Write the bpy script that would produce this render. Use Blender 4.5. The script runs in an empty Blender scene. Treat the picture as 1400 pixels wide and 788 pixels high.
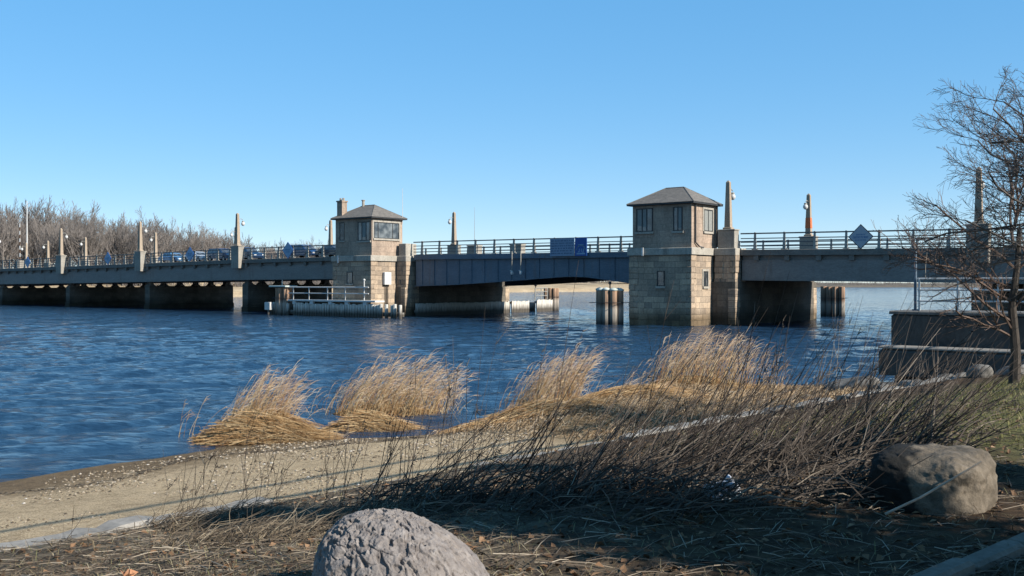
import bpy, math, random
import numpy as np
from mathutils import Vector, Matrix
R = math.radians
scn = bpy.context.scene
col = scn.collection

# ------------------------------------------------------------------ camera
cam = bpy.data.objects.new('camera', bpy.data.cameras.new('camera'))
col.objects.link(cam)
cam.location = (0, 0, 3.3)
cam.rotation_euler = (R(90 - 0.25), 0, 0)
cam.data.sensor_width = 36
cam.data.lens = 35.15
cam.data.clip_start = 0.1
cam.data.clip_end = 20000
scn.camera = cam

# ------------------------------------------------------------------ sky, sun, exposure
SUN_AZ, SUN_EL = -33.0, 32.0           # azimuth counter-clockwise from +X
w = bpy.data.worlds.new('World'); scn.world = w; w.use_nodes = True
nt = w.node_tree; nt.nodes.clear()
sky = nt.nodes.new('ShaderNodeTexSky'); sky.sky_type = 'NISHITA'; sky.sun_disc = False
sky.sun_elevation = R(SUN_EL); sky.sun_rotation = R(90 - SUN_AZ)
sky.altitude = 0; sky.air_density = 0.75; sky.dust_density = 0.0; sky.ozone_density = 6.0
ga = nt.nodes.new('ShaderNodeGamma'); ga.inputs[1].default_value = 0.34
hs = nt.nodes.new('ShaderNodeHueSaturation'); hs.inputs['Saturation'].default_value = 2.08; hs.inputs['Hue'].default_value = .501; hs.inputs['Value'].default_value = 1.09
bg = nt.nodes.new('ShaderNodeBackground'); bg.inputs['Strength'].default_value = 0.15
wo = nt.nodes.new('ShaderNodeOutputWorld')
nt.links.new(sky.outputs[0], ga.inputs[0]); nt.links.new(ga.outputs[0], hs.inputs['Color']); nt.links.new(hs.outputs[0], bg.inputs[0]); nt.links.new(bg.outputs[0], wo.inputs[0])
sl = bpy.data.lights.new('sun', 'SUN'); sl.energy = 3.0; sl.angle = R(0.5); sl.color = (1.0, 0.945, 0.86)
so = bpy.data.objects.new('sun', sl); col.objects.link(so)
sd = Vector((math.cos(R(SUN_AZ))*math.cos(R(SUN_EL)), math.sin(R(SUN_AZ))*math.cos(R(SUN_EL)), math.sin(R(SUN_EL))))
so.rotation_euler = sd.to_track_quat('Z', 'Y').to_euler()
scn.view_settings.view_transform = 'Standard'
scn.view_settings.look = 'None'
scn.view_settings.exposure = 1.68
scn.view_settings.gamma = 1.0
scn.view_settings.use_curve_mapping = False

# ------------------------------------------------------------------ helpers
class MB:
    """collects shapes, builds ONE mesh object"""
    def __init__(s): s.v = []; s.f = []; s.m = []; s.mi = 0
    def poly(s, pts, faces):
        o = len(s.v); s.v.extend([tuple(p) for p in pts])
        for f in faces: s.f.append([i+o for i in f]); s.m.append(s.mi)
    def box(s, x0, x1, y0, y1, z0, z1):
        s.poly([(x0,y0,z0),(x1,y0,z0),(x1,y1,z0),(x0,y1,z0),(x0,y0,z1),(x1,y0,z1),(x1,y1,z1),(x0,y1,z1)],
               [(3,2,1,0),(4,5,6,7),(0,1,5,4),(1,2,6,5),(2,3,7,6),(3,0,4,7)])
    def bbox(s, x0, x1, y0, y1, z0, z1, b=.02):
        """box with chamfered vertical and top edges"""
        def ring(z, i): return [(x0+i+b,y0+i,z),(x1-i-b,y0+i,z),(x1-i,y0+i+b,z),(x1-i,y1-i-b,z),(x1-i-b,y1-i,z),(x0+i+b,y1-i,z),(x0+i,y1-i-b,z),(x0+i,y0+i+b,z)]
        p = ring(z0,0)+ring(z1-b,0)+ring(z1,b)
        f = [tuple(range(7,-1,-1)), tuple(range(16,24))]
        for k in (0,8):
            for i in range(8): f.append((k+i,k+(i+1)%8,k+8+(i+1)%8,k+8+i))
        s.poly(p, f)
    def frustum(s, x0,x1,y0,y1,z0, X0,X1,Y0,Y1,z1):
        s.poly([(x0,y0,z0),(x1,y0,z0),(x1,y1,z0),(x0,y1,z0),(X0,Y0,z1),(X1,Y0,z1),(X1,Y1,z1),(X0,Y1,z1)],
               [(3,2,1,0),(4,5,6,7),(0,1,5,4),(1,2,6,5),(2,3,7,6),(3,0,4,7)])
    def tube(s, pts, rad, n=4, cap=True):
        pts = [Vector(p) for p in pts]; k = len(pts)
        if isinstance(rad, (int, float)): rad = [rad]*k
        o = len(s.v); up = None
        for i, p in enumerate(pts):
            t = (pts[min(i+1,k-1)] - pts[max(i-1,0)])
            if t.length < 1e-9: t = Vector((0,0,1))
            t.normalize()
            if up is None or abs(up.dot(t)) > .95: up = Vector((1,0,0)) if abs(t.x) < .8 else Vector((0,1,0))
            a = t.cross(up).normalized(); b = t.cross(a)
            up = -b if up.dot(-b) > 0 else b
            for j in range(n):
                an = 2*math.pi*j/n
                q = p + (a*math.cos(an) + b*math.sin(an))*rad[i]
                s.v.append((q.x,q.y,q.z))
        for i in range(k-1):
            for j in range(n):
                s.f.append([o+i*n+j, o+i*n+(j+1)%n, o+(i+1)*n+(j+1)%n, o+(i+1)*n+j]); s.m.append(s.mi)
        if cap:
            s.f.append([o+j for j in range(n)][::-1]); s.m.append(s.mi)
            s.f.append([o+(k-1)*n+j for j in range(n)]); s.m.append(s.mi)
    def lathe(s, prof, n=12, c=(0,0,0)):
        """profile of (r, z) round a vertical axis"""
        o = len(s.v)
        for r, z in prof:
            for j in range(n):
                a = 2*math.pi*j/n; s.v.append((c[0]+r*math.cos(a), c[1]+r*math.sin(a), c[2]+z))
        for i in range(len(prof)-1):
            for j in range(n):
                s.f.append([o+i*n+j,o+i*n+(j+1)%n,o+(i+1)*n+(j+1)%n,o+(i+1)*n+j]); s.m.append(s.mi)
        s.f.append([o+j for j in range(n)][::-1]); s.m.append(s.mi)
        s.f.append([o+(len(prof)-1)*n+j for j in range(n)]); s.m.append(s.mi)
    def sphere(s, c, r, n=10, sz=1.0):
        s.lathe([(max(1e-3, r*math.sin(math.pi*i/n)), -r*sz*math.cos(math.pi*i/n)) for i in range(n+1)], n+2, c)
    def sweep(s, us, sec):
        """sec(u) -> list of (y, z) closed outline, swept along x"""
        o = len(s.v); n = len(sec(us[0]))
        for u in us:
            for y, z in sec(u): s.v.append((u, y, z))
        for i in range(len(us)-1):
            for j in range(n):
                s.f.append([o+i*n+j, o+(i+1)*n+j, o+(i+1)*n+(j+1)%n, o+i*n+(j+1)%n]); s.m.append(s.mi)
        s.f.append([o+j for j in range(n)]); s.m.append(s.mi)
        s.f.append([o+(len(us)-1)*n+j for j in range(n)][::-1]); s.m.append(s.mi)
    def build(s, name, mats, parent=None, smooth=False, loc=None, rz=None):
        me = bpy.data.meshes.new(name)
        me.from_pydata(s.v, [], s.f)
        if not isinstance(mats, (list, tuple)): mats = [mats]
        for m in mats: me.materials.append(m)
        if len(mats) > 1: me.polygons.foreach_set('material_index', s.m)
        if smooth: me.polygons.foreach_set('use_smooth', [True]*len(me.polygons))
        me.update()
        o = bpy.data.objects.new(name, me); col.objects.link(o)
        if parent: o.parent = parent
        if loc is not None: o.location = loc
        if rz is not None: o.rotation_euler = (0, 0, rz)
        return o

def tag(o, label=None, cat=None, group=None, kind=None):
    if label: o['label'] = label
    if cat: o['category'] = cat
    if group: o['group'] = group
    if kind: o['kind'] = kind
    return o
def empty(name, loc=(0,0,0), rz=0, label=None, cat=None, group=None):
    o = bpy.data.objects.new(name, None); col.objects.link(o)
    o.location = loc; o.rotation_euler = (0,0,rz); o.empty_display_size = .2
    return tag(o, label, cat, group)
def copy_tree(o, parent=None):
    c = o.copy(); col.objects.link(c); c.parent = parent
    for ch in list(o.children): copy_tree(ch, c)
    return c
def fix_normals(o):
    import bmesh
    bm = bmesh.new(); bm.from_mesh(o.data); bmesh.ops.recalc_face_normals(bm, faces=bm.faces); bm.to_mesh(o.data); bm.free()
    return o

# value noise for shaping geometry
_g = np.random.default_rng(5).random((64,64,64))
def vnoise(x, y, z):
    x=np.asarray(x,float); y=np.asarray(y,float); z=np.asarray(z,float)+np.zeros_like(x)
    xi=np.floor(x).astype(int); yi=np.floor(y).astype(int); zi=np.floor(z).astype(int)
    fx=x-xi; fy=y-yi; fz=z-zi
    fx=fx*fx*(3-2*fx); fy=fy*fy*(3-2*fy); fz=fz*fz*(3-2*fz)
    def g(a,b,c): return _g[(xi+a)%64,(yi+b)%64,(zi+c)%64]
    l=lambda a,b,t:a+(b-a)*t
    return l(l(l(g(0,0,0),g(1,0,0),fx),l(g(0,1,0),g(1,1,0),fx),fy), l(l(g(0,0,1),g(1,0,1),fx),l(g(0,1,1),g(1,1,1),fx),fy), fz)*2-1
def fbm(x,y,z=0,o=4):
    r=0;a=1;t=0
    for i in range(o):
        r=r+a*vnoise(np.asarray(x)*2**i+17*i,np.asarray(y)*2**i-9*i,np.asarray(z)*2**i+3*i); t+=a; a*=.5
    return r/t

# ------------------------------------------------------------------ materials
def newmat(name):
    m = bpy.data.materials.new(name); m.use_nodes = True
    n = m.node_tree; b = n.nodes['Principled BSDF']
    return m, n, b
def ramp(n, src, stops):
    r = n.nodes.new('ShaderNodeValToRGB'); e = r.color_ramp.elements
    while len(e) < len(stops): e.new(.5)
    for i, (p, c) in enumerate(stops): e[i].position = p; e[i].color = (*c, 1) if len(c) == 3 else c
    n.links.new(src, r.inputs[0]); return r.outputs[0]
def tex(n, kind, scale, detail=6, rough=.6, vec=None, **kw):
    t = n.nodes.new(kind)
    if 'Scale' in t.inputs: t.inputs['Scale'].default_value = scale
    if 'Detail' in t.inputs: t.inputs['Detail'].default_value = detail
    if 'Roughness' in t.inputs: t.inputs['Roughness'].default_value = rough
    if vec is not None: n.links.new(vec, t.inputs['Vector'])
    return t
def mapping(n, scale=(1,1,1), rot=(0,0,0), out='Object'):
    tc = n.nodes.new('ShaderNodeTexCoord'); mp = n.nodes.new('ShaderNodeMapping')
    mp.inputs['Scale'].default_value = scale; mp.inputs['Rotation'].default_value = rot
    n.links.new(tc.outputs[out], mp.inputs[0]); return mp.outputs[0]
def mix(n, fac, a, b, mode='MIX'):
    x = n.nodes.new('ShaderNodeMix'); x.data_type = 'RGBA'; x.blend_type = mode
    for sck, val in ((x.inputs[0], fac), (x.inputs[6], a), (x.inputs[7], b)):
        if hasattr(val, 'links'): n.links.new(val, sck)
        elif isinstance(val, (int, float)): sck.default_value = val
        else: sck.default_value = (*val, 1)
    return x.outputs[2]
def bump(n, b, h, strength, dist):
    bp = n.nodes.new('ShaderNodeBump'); bp.inputs['Strength'].default_value = strength; bp.inputs['Distance'].default_value = dist
    n.links.new(h, bp.inputs['Height']); n.links.new(bp.outputs[0], b.inputs['Normal']); return bp
ALB = .60
def M(name, c1, c2, scale=3, rough=.85, bs=.3, bd=.02, stretch=(1,1,1), spec=.3, fine=None, metal=0, out='Object', mid=(.3,.7)):
    m, n, b = newmat(name); v = mapping(n, stretch, out=out)
    c1 = [x*ALB for x in c1]; c2 = [x*ALB for x in c2]
    t = tex(n, 'ShaderNodeTexNoise', scale, 8, .65, v)
    c = ramp(n, t.outputs[0], [(mid[0], c1), (mid[1], c2)])
    if fine:
        t2 = tex(n, 'ShaderNodeTexNoise', fine, 4, .7, v)
        c = mix(n, .6, c, ramp(n, t2.outputs[0], [(.3,(.55,.55,.55)),(.7,(1.3,1.3,1.3))]), 'MULTIPLY')
        bump(n, b, t2.outputs[0], bs, bd)
    else: bump(n, b, t.outputs[0], bs, bd)
    n.links.new(c, b.inputs['Base Color']); b.inputs['Roughness'].default_value = rough
    b.inputs['Specular IOR Level'].default_value = spec; b.inputs['Metallic'].default_value = metal
    return m
def island(name, stops, rough=.8, spec=.2, trans=0.0):
    """each loose piece gets its own tone: reeds, stalks, leaves, pebbles"""
    m, n, b = newmat(name); g = n.nodes.new('ShaderNodeNewGeometry')
    stops = [(p_, [x*.74 for x in c_]) for p_, c_ in stops]
    c = ramp(n, g.outputs['Random Per Island'], stops)
    n.links.new(c, b.inputs['Base Color']); b.inputs['Roughness'].default_value = rough
    b.inputs['Specular IOR Level'].default_value = spec
    return m

def stone_mat(name, c1, c2, mortar, bw, bh, rough_bump=.6):
    m, n, b = newmat(name)
    c1, c2, mortar = [[x*.84 for x in q] for q in (c1, c2, mortar)]
    tc = n.nodes.new('ShaderNodeTexCoord'); sp = n.nodes.new('ShaderNodeSeparateXYZ'); n.links.new(tc.outputs['Object'], sp.inputs[0])
    ad = n.nodes.new('ShaderNodeMath'); n.links.new(sp.outputs[0], ad.inputs[0]); n.links.new(sp.outputs[1], ad.inputs[1])
    cb = n.nodes.new('ShaderNodeCombineXYZ'); n.links.new(ad.outputs[0], cb.inputs[0]); n.links.new(sp.outputs[2], cb.inputs[1])
    wob = tex(n, 'ShaderNodeTexNoise', 2.2, 2, .5, tc.outputs['Object'])
    va = n.nodes.new('ShaderNodeVectorMath'); va.operation = 'MULTIPLY_ADD'
    n.links.new(wob.outputs['Color'], va.inputs[0]); va.inputs[1].default_value = (.05,.05,0); n.links.new(cb.outputs[0], va.inputs[2])
    br = n.nodes.new('ShaderNodeTexBrick'); n.links.new(va.outputs[0], br.inputs['Vector'])
    br.inputs['Scale'].default_value = 1; br.inputs['Brick Width'].default_value = bw; br.inputs['Row Height'].default_value = bh
    br.squash = .72; br.squash_frequency = 3; br.offset = .42; br.inputs['Mortar Size'].default_value = .016; br.inputs['Mortar Smooth'].default_value = .4; br.inputs['Bias'].default_value = 0
    br.inputs['Color1'].default_value = (*c1,1); br.inputs['Color2'].default_value = (*c2,1); br.inputs['Mortar'].default_value = (*mortar,1)
    t = tex(n, 'ShaderNodeTexNoise', 6, 8, .7, tc.outputs['Object']); t2 = tex(n, 'ShaderNodeTexNoise', .55, 5, .6, mapping(n, (1,1,.5)))
    c = mix(n, .75, br.outputs['Color'], ramp(n, t.outputs[0], [(.3,(.6,.58,.56)),(.7,(1.3,1.28,1.25))]), 'MULTIPLY')
    c = mix(n, .6, c, ramp(n, t2.outputs[0], [(.35,(.62,.6,.58)),(.65,(1.15,1.14,1.1))]), 'MULTIPLY')
    # tide stain: algae and wet below the high-water line
    zr = n.nodes.new('ShaderNodeMapRange'); n.links.new(sp.outputs[2], zr.inputs[0]); zr.inputs[1].default_value = .55; zr.inputs[2].default_value = 1.5
    wz = n.nodes.new('ShaderNodeMath'); wz.operation = 'ADD'; n.links.new(zr.outputs[0], wz.inputs[0])
    wn = n.nodes.new('ShaderNodeMapRange'); n.links.new(t2.outputs[0], wn.inputs[0]); wn.inputs[3].default_value = -.5; wn.inputs[4].default_value = .5
    n.links.new(wn.outputs[0], wz.inputs[1]); wz.use_clamp = True
    c = mix(n, wz.outputs[0], mix(n, 1.0, c, (.34,.32,.27), 'MULTIPLY'), c)
    n.links.new(c, b.inputs['Base Color']); b.inputs['Roughness'].default_value = .9; b.inputs['Specular IOR Level'].default_value = .25
    h = n.nodes.new('ShaderNodeMath'); h.operation = 'MULTIPLY_ADD'; n.links.new(t.outputs[0], h.inputs[0]); h.inputs[1].default_value = .6
    inv = n.nodes.new('ShaderNodeMath'); inv.operation = 'SUBTRACT'; inv.inputs[0].default_value = 1; n.links.new(br.outputs['Fac'], inv.inputs[1])
    n.links.new(inv.outputs[0], h.inputs[2]); bump(n, b, h.outputs[0], rough_bump, .04)
    return m

MT = {}
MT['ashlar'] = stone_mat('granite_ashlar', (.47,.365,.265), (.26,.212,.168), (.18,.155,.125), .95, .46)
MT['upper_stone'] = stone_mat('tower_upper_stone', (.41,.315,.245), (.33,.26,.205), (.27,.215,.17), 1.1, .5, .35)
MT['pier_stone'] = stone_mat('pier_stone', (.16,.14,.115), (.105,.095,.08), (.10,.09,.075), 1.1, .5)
MT['limestone'] = M('limestone_trim', (.42,.38,.31), (.55,.50,.42), 1.5, .85, .3, .01, fine=9)
MT['concrete'] = M('weathered_concrete', (.33,.30,.25), (.50,.46,.39), 1.2, .9, .3, .01, fine=10)
MT['shaft'] = M('tan_concrete_shaft', (.40,.31,.22), (.52,.42,.32), 1.5, .9, .3, .01, fine=10)
MT['girder'] = M('painted_girder', (.23,.215,.195), (.32,.30,.275), .5, .6, .2, .01, (1,1,3), fine=5)
MT['bascule'] = M('blue_grey_steel', (.10,.15,.20), (.17,.225,.28), .4, .5, .2, .01, (1,1,2.5), fine=4)
MT['fascia'] = M('dark_concrete_fascia', (.19,.175,.15), (.28,.26,.23), .7, .9, .3, .01, (1,1,2), fine=6)
MT['asphalt'] = M('asphalt', (.045,.045,.047), (.07,.07,.07), 2, .9, .3, .01, fine=30)
MT['rail'] = M('weathered_aluminium_rail', (.30,.29,.25), (.44,.42,.37), 3, .55, .1, .005, spec=.4)
MT['raildark'] = M('dark_rail', (.10,.105,.105), (.17,.17,.165), 3, .55, .1, .005, spec=.4)
MT['white'] = M('old_white_paint', (.62,.61,.57), (.80,.79,.76), 3, .6, .15, .005, spec=.3)
MT['slate'] = M('slate_roof', (.13,.12,.105), (.27,.24,.205), 2.2, .8, .5, .02, (1,1,4), fine=7)
MT['frame'] = M('dark_window_frame', (.03,.033,.035), (.06,.06,.06), 3, .5, .1, .003)
MT['woodred'] = M('creosoted_pile', (.10,.055,.035), (.24,.14,.085), 1.5, .9, .5, .02, (4,4,.6), fine=10)
MT['iron'] = M('black_iron', (.02,.022,.024), (.05,.05,.05), 4, .5, .1, .005)
MT['orange'] = M('orange_wrap', (.70,.17,.06), (.85,.25,.10), 4, .6, .1, .005)
def glass_mat():
    m, n, b = newmat('window_glass'); v = mapping(n)
    t = tex(n, 'ShaderNodeTexNoise', 1.2, 3, .5, v)
    n.links.new(ramp(n, t.outputs[0], [(.4,(.03,.035,.04)),(.65,(.14,.15,.15))]), b.inputs['Base Color'])
    b.inputs['Roughness'].default_value = .12; b.inputs['Specular IOR Level'].default_value = .8
    bump(n, b, t.outputs[0], .05, .05); return m
MT['glass'] = glass_mat()
MT['blind'] = M('window_blind', (.24,.25,.23), (.36,.36,.33), 5, .8, .1, .002)
def timber_tide():
    """fender timbers: bleached pale tops, dark wet weed below the tide line"""
    m, n, b = newmat('bleached_fender_timber')
    g = n.nodes.new('ShaderNodeNewGeometry'); sp = n.nodes.new('ShaderNodeSeparateXYZ'); n.links.new(g.outputs['Position'], sp.inputs[0])
    v = mapping(n, (5,5,.5)); t = tex(n, 'ShaderNodeTexNoise', 2, 8, .7, v)
    top = ramp(n, t.outputs[0], [(.3,(.22,.195,.165)),(.6,(.56,.53,.47))])
    top = mix(n, .35, top, ramp(n, g.outputs['Random Per Island'], [(0,(.45,.42,.38)),(1,(1.3,1.3,1.3))]), 'MULTIPLY')
    mr = n.nodes.new('ShaderNodeMapRange'); mr.inputs[1].default_value = .35; mr.inputs[2].default_value = 1.0
    ad = n.nodes.new('ShaderNodeMath'); ad.operation = 'MULTIPLY_ADD'; n.links.new(t.outputs[0], ad.inputs[0]); ad.inputs[1].default_value = .7
    sb = n.nodes.new('ShaderNodeMath'); sb.operation = 'SUBTRACT'; n.links.new(sp.outputs[2], sb.inputs[0]); sb.inputs[1].default_value = .35
    n.links.new(sb.outputs[0], ad.inputs[2]); n.links.new(ad.outputs[0], mr.inputs[0])
    c = mix(n, mr.outputs[0], (.06,.05,.038), top)
    n.links.new(c, b.inputs['Base Color']); b.inputs['Roughness'].default_value = .9; bump(n, b, t.outputs[0], .4, .02)
    return m
MT['fender'] = timber_tide()
def pile_mat():
    m, n, b = newmat('dolphin_pile')
    g = n.nodes.new('ShaderNodeNewGeometry'); sp = n.nodes.new('ShaderNodeSeparateXYZ'); n.links.new(g.outputs['Position'], sp.inputs[0])
    t = tex(n, 'ShaderNodeTexNoise', 1.6, 8, .7, mapping(n, (4,4,.5)))
    a = n.nodes.new('ShaderNodeMath'); a.operation = 'MULTIPLY_ADD'; n.links.new(t.outputs[0], a.inputs[0]); a.inputs[1].default_value = .5; n.links.new(sp.outputs[2], a.inputs[2])
    mr = n.nodes.new('ShaderNodeMapRange'); n.links.new(a.outputs[0], mr.inputs[0]); mr.inputs[1].default_value = 0; mr.inputs[2].default_value = 3.3
    c = ramp(n, mr.outputs[0], [(.12,(.035,.03,.025)),(.25,(.16,.14,.115)),(.45,(.28,.24,.195)),(.58,(.14,.088,.058)),(.9,(.30,.185,.115))])
    c = mix(n, .6, c, ramp(n, t.outputs[0], [(.35,(.5,.5,.5)),(.65,(1.3,1.3,1.3))]), 'MULTIPLY')
    n.links.new(c, b.inputs['Base Color']); b.inputs['Roughness'].default_value = .9; bump(n, b, t.outputs[0], .5, .03)
    return m
MT['pile'] = pile_mat()

def weather(key, rust, amt, lo=.52, hi=.68):
    """run-off streaks down a painted or concrete face"""
    m = MT[key]; n = m.node_tree; b = n.nodes['Principled BSDF']; src = b.inputs['Base Color'].links[0].from_socket
    t = tex(n, 'ShaderNodeTexNoise', 1, 6, .7, mapping(n, (2.6,2.6,.22))); t2 = tex(n, 'ShaderNodeTexNoise', .35, 4, .6, mapping(n))
    f = n.nodes.new('ShaderNodeMath'); f.operation='MULTIPLY'; n.links.new(ramp(n, t.outputs[0], [(lo,(0,0,0)),(hi,(1,1,1))]), f.inputs[0]); n.links.new(ramp(n, t2.outputs[0], [(.4,(.1,.1,.1)),(.62,(1,1,1))]), f.inputs[1])
    g = n.nodes.new('ShaderNodeMath'); g.operation='MULTIPLY'; n.links.new(f.outputs[0], g.inputs[0]); g.inputs[1].default_value = amt
    n.links.new(mix(n, g.outputs[0], src, rust), b.inputs['Base Color'])
weather('girder', (.10,.07,.05), .75); weather('bascule', (.11,.065,.04), .7); weather('fascia', (.05,.045,.04), .8); weather('concrete', (.12,.10,.08), .8, .48, .66)
weather('limestone', (.10,.085,.07), .7, .5, .68); weather('shaft', (.13,.10,.07), .6); weather('upper_stone', (.10,.085,.07), .6, .52, .7); weather('white', (.25,.17,.11), .45, .55, .68)
# ------------------------------------------------------------------ terrain
P0 = np.array([-4.54, 8.87]); TD = np.array([.694, .72]); TN = np.array([-.72, .694])   # line of the old bulkhead cap along the bank
def sd_(x, y):
    dx = x-P0[0]; dy = y-P0[1]
    return dx*TD[0]+dy*TD[1], dx*TN[0]+dy*TN[1]
SS = [-200,-15,2.9,6,8.5,10.5,12.5,15,17,20,23,25.5,28,33,60,300]
DS = [8,8,8.3,8.9,8.8,7.4,6.5,6.6,7.8,8.3,7.4,5.5,3.4,1.5,1,1]
def height(x, y, rough=True):
    x = np.asarray(x, float); y = np.asarray(y, float)
    s, d = sd_(x, y)
    ds = np.interp(s, SS, DS) + .25*fbm(s*.35, s*0+3.1, 0, 2)
    t = d/ds
    beach = np.where(t < 1, .66*(1-np.clip(t,0,1))**1.15, -.16*(d-ds)-.012*(d-ds)**2)
    beach = np.maximum(beach, -3.2)
    # low hummocks under the reeds
    patch = .42*np.exp(-(((s-13.5)/2.6)**2+((d-4.6)/1.5)**2)) + .42*np.exp(-(((s-18.5)/3.6)**2+((d-6.0)/1.5)**2))
    beach = beach + patch*np.where(t < 1.15, 1, 0)*np.clip((1.15-t)*5,0,1)
    l = np.clip(-d/5.0, 0, 1); l = l*l*(3-2*l)
    land = .955 + .565*l + .10*np.clip((-d-5)/20, 0, 1)
    k = np.clip((d+.15)/.3, 0, 1)
    z = land*(1-k)+beach*k
    if rough:
        z = z + np.where(d < 0, .07*fbm(x*.8, y*.8, 0, 4)*np.clip(-d,0,1), .025*fbm(x*1.2, y*1.2, 4, 3)*np.clip(1-t,0,1))
    return z
_hx = np.arange(-16, 22, .06); _hy = np.arange(2, 36, .06)
_hg = height(*np.meshgrid(_hx, _hy))
def hz(x, y):
    u = (x+16)/.06; v = (y-2)/.06
    if u < 0 or v < 0 or u >= len(_hx)-1 or v >= len(_hy)-1: return float(height(np.array([x]), np.array([y]))[0])
    i, j = int(u), int(v); u -= i; v -= j
    return float((_hg[j,i]*(1-u)+_hg[j,i+1]*u)*(1-v)+(_hg[j+1,i]*(1-u)+_hg[j+1,i+1]*u)*v)

def graded(a, b, lo, hi, fine, growth=1.18):
    xs = list(np.arange(a, b+1e-6, fine)); st = fine
    v = b; up = []
    while v < hi: st *= growth; v = min(v+st, hi); up.append(v)
    st = fine; v = a; dn = []
    while v > lo: st *= growth; v = max(v-st, lo); dn.append(v)
    return np.array(dn[::-1]+xs+up)
def grid_mesh(name, X, Y, Z, mat, smooth=True):
    ny, nx = X.shape
    me = bpy.data.meshes.new(name)
    co = np.stack([X, Y, Z], -1).reshape(-1, 3).astype(np.float32)
    i = np.arange(nx*ny).reshape(ny, nx)
    q = np.stack([i[:-1,:-1], i[:-1,1:], i[1:,1:], i[1:,:-1]], -1).reshape(-1, 4)
    me.vertices.add(len(co)); me.vertices.foreach_set('co', co.ravel())
    me.loops.add(q.size); me.loops.foreach_set('vertex_index', q.ravel().astype(np.int32))
    me.polygons.add(len(q)); me.polygons.foreach_set('loop_start', (np.arange(len(q))*4).astype(np.int32))
    me.polygons.foreach_set('loop_total', np.full(len(q), 4, np.int32))
    me.polygons.foreach_set('use_smooth', np.full(len(q), smooth))
    me.materials.append(mat); me.update(); me.validate()
    o = bpy.data.objects.new(name, me); col.objects.link(o); return o

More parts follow.
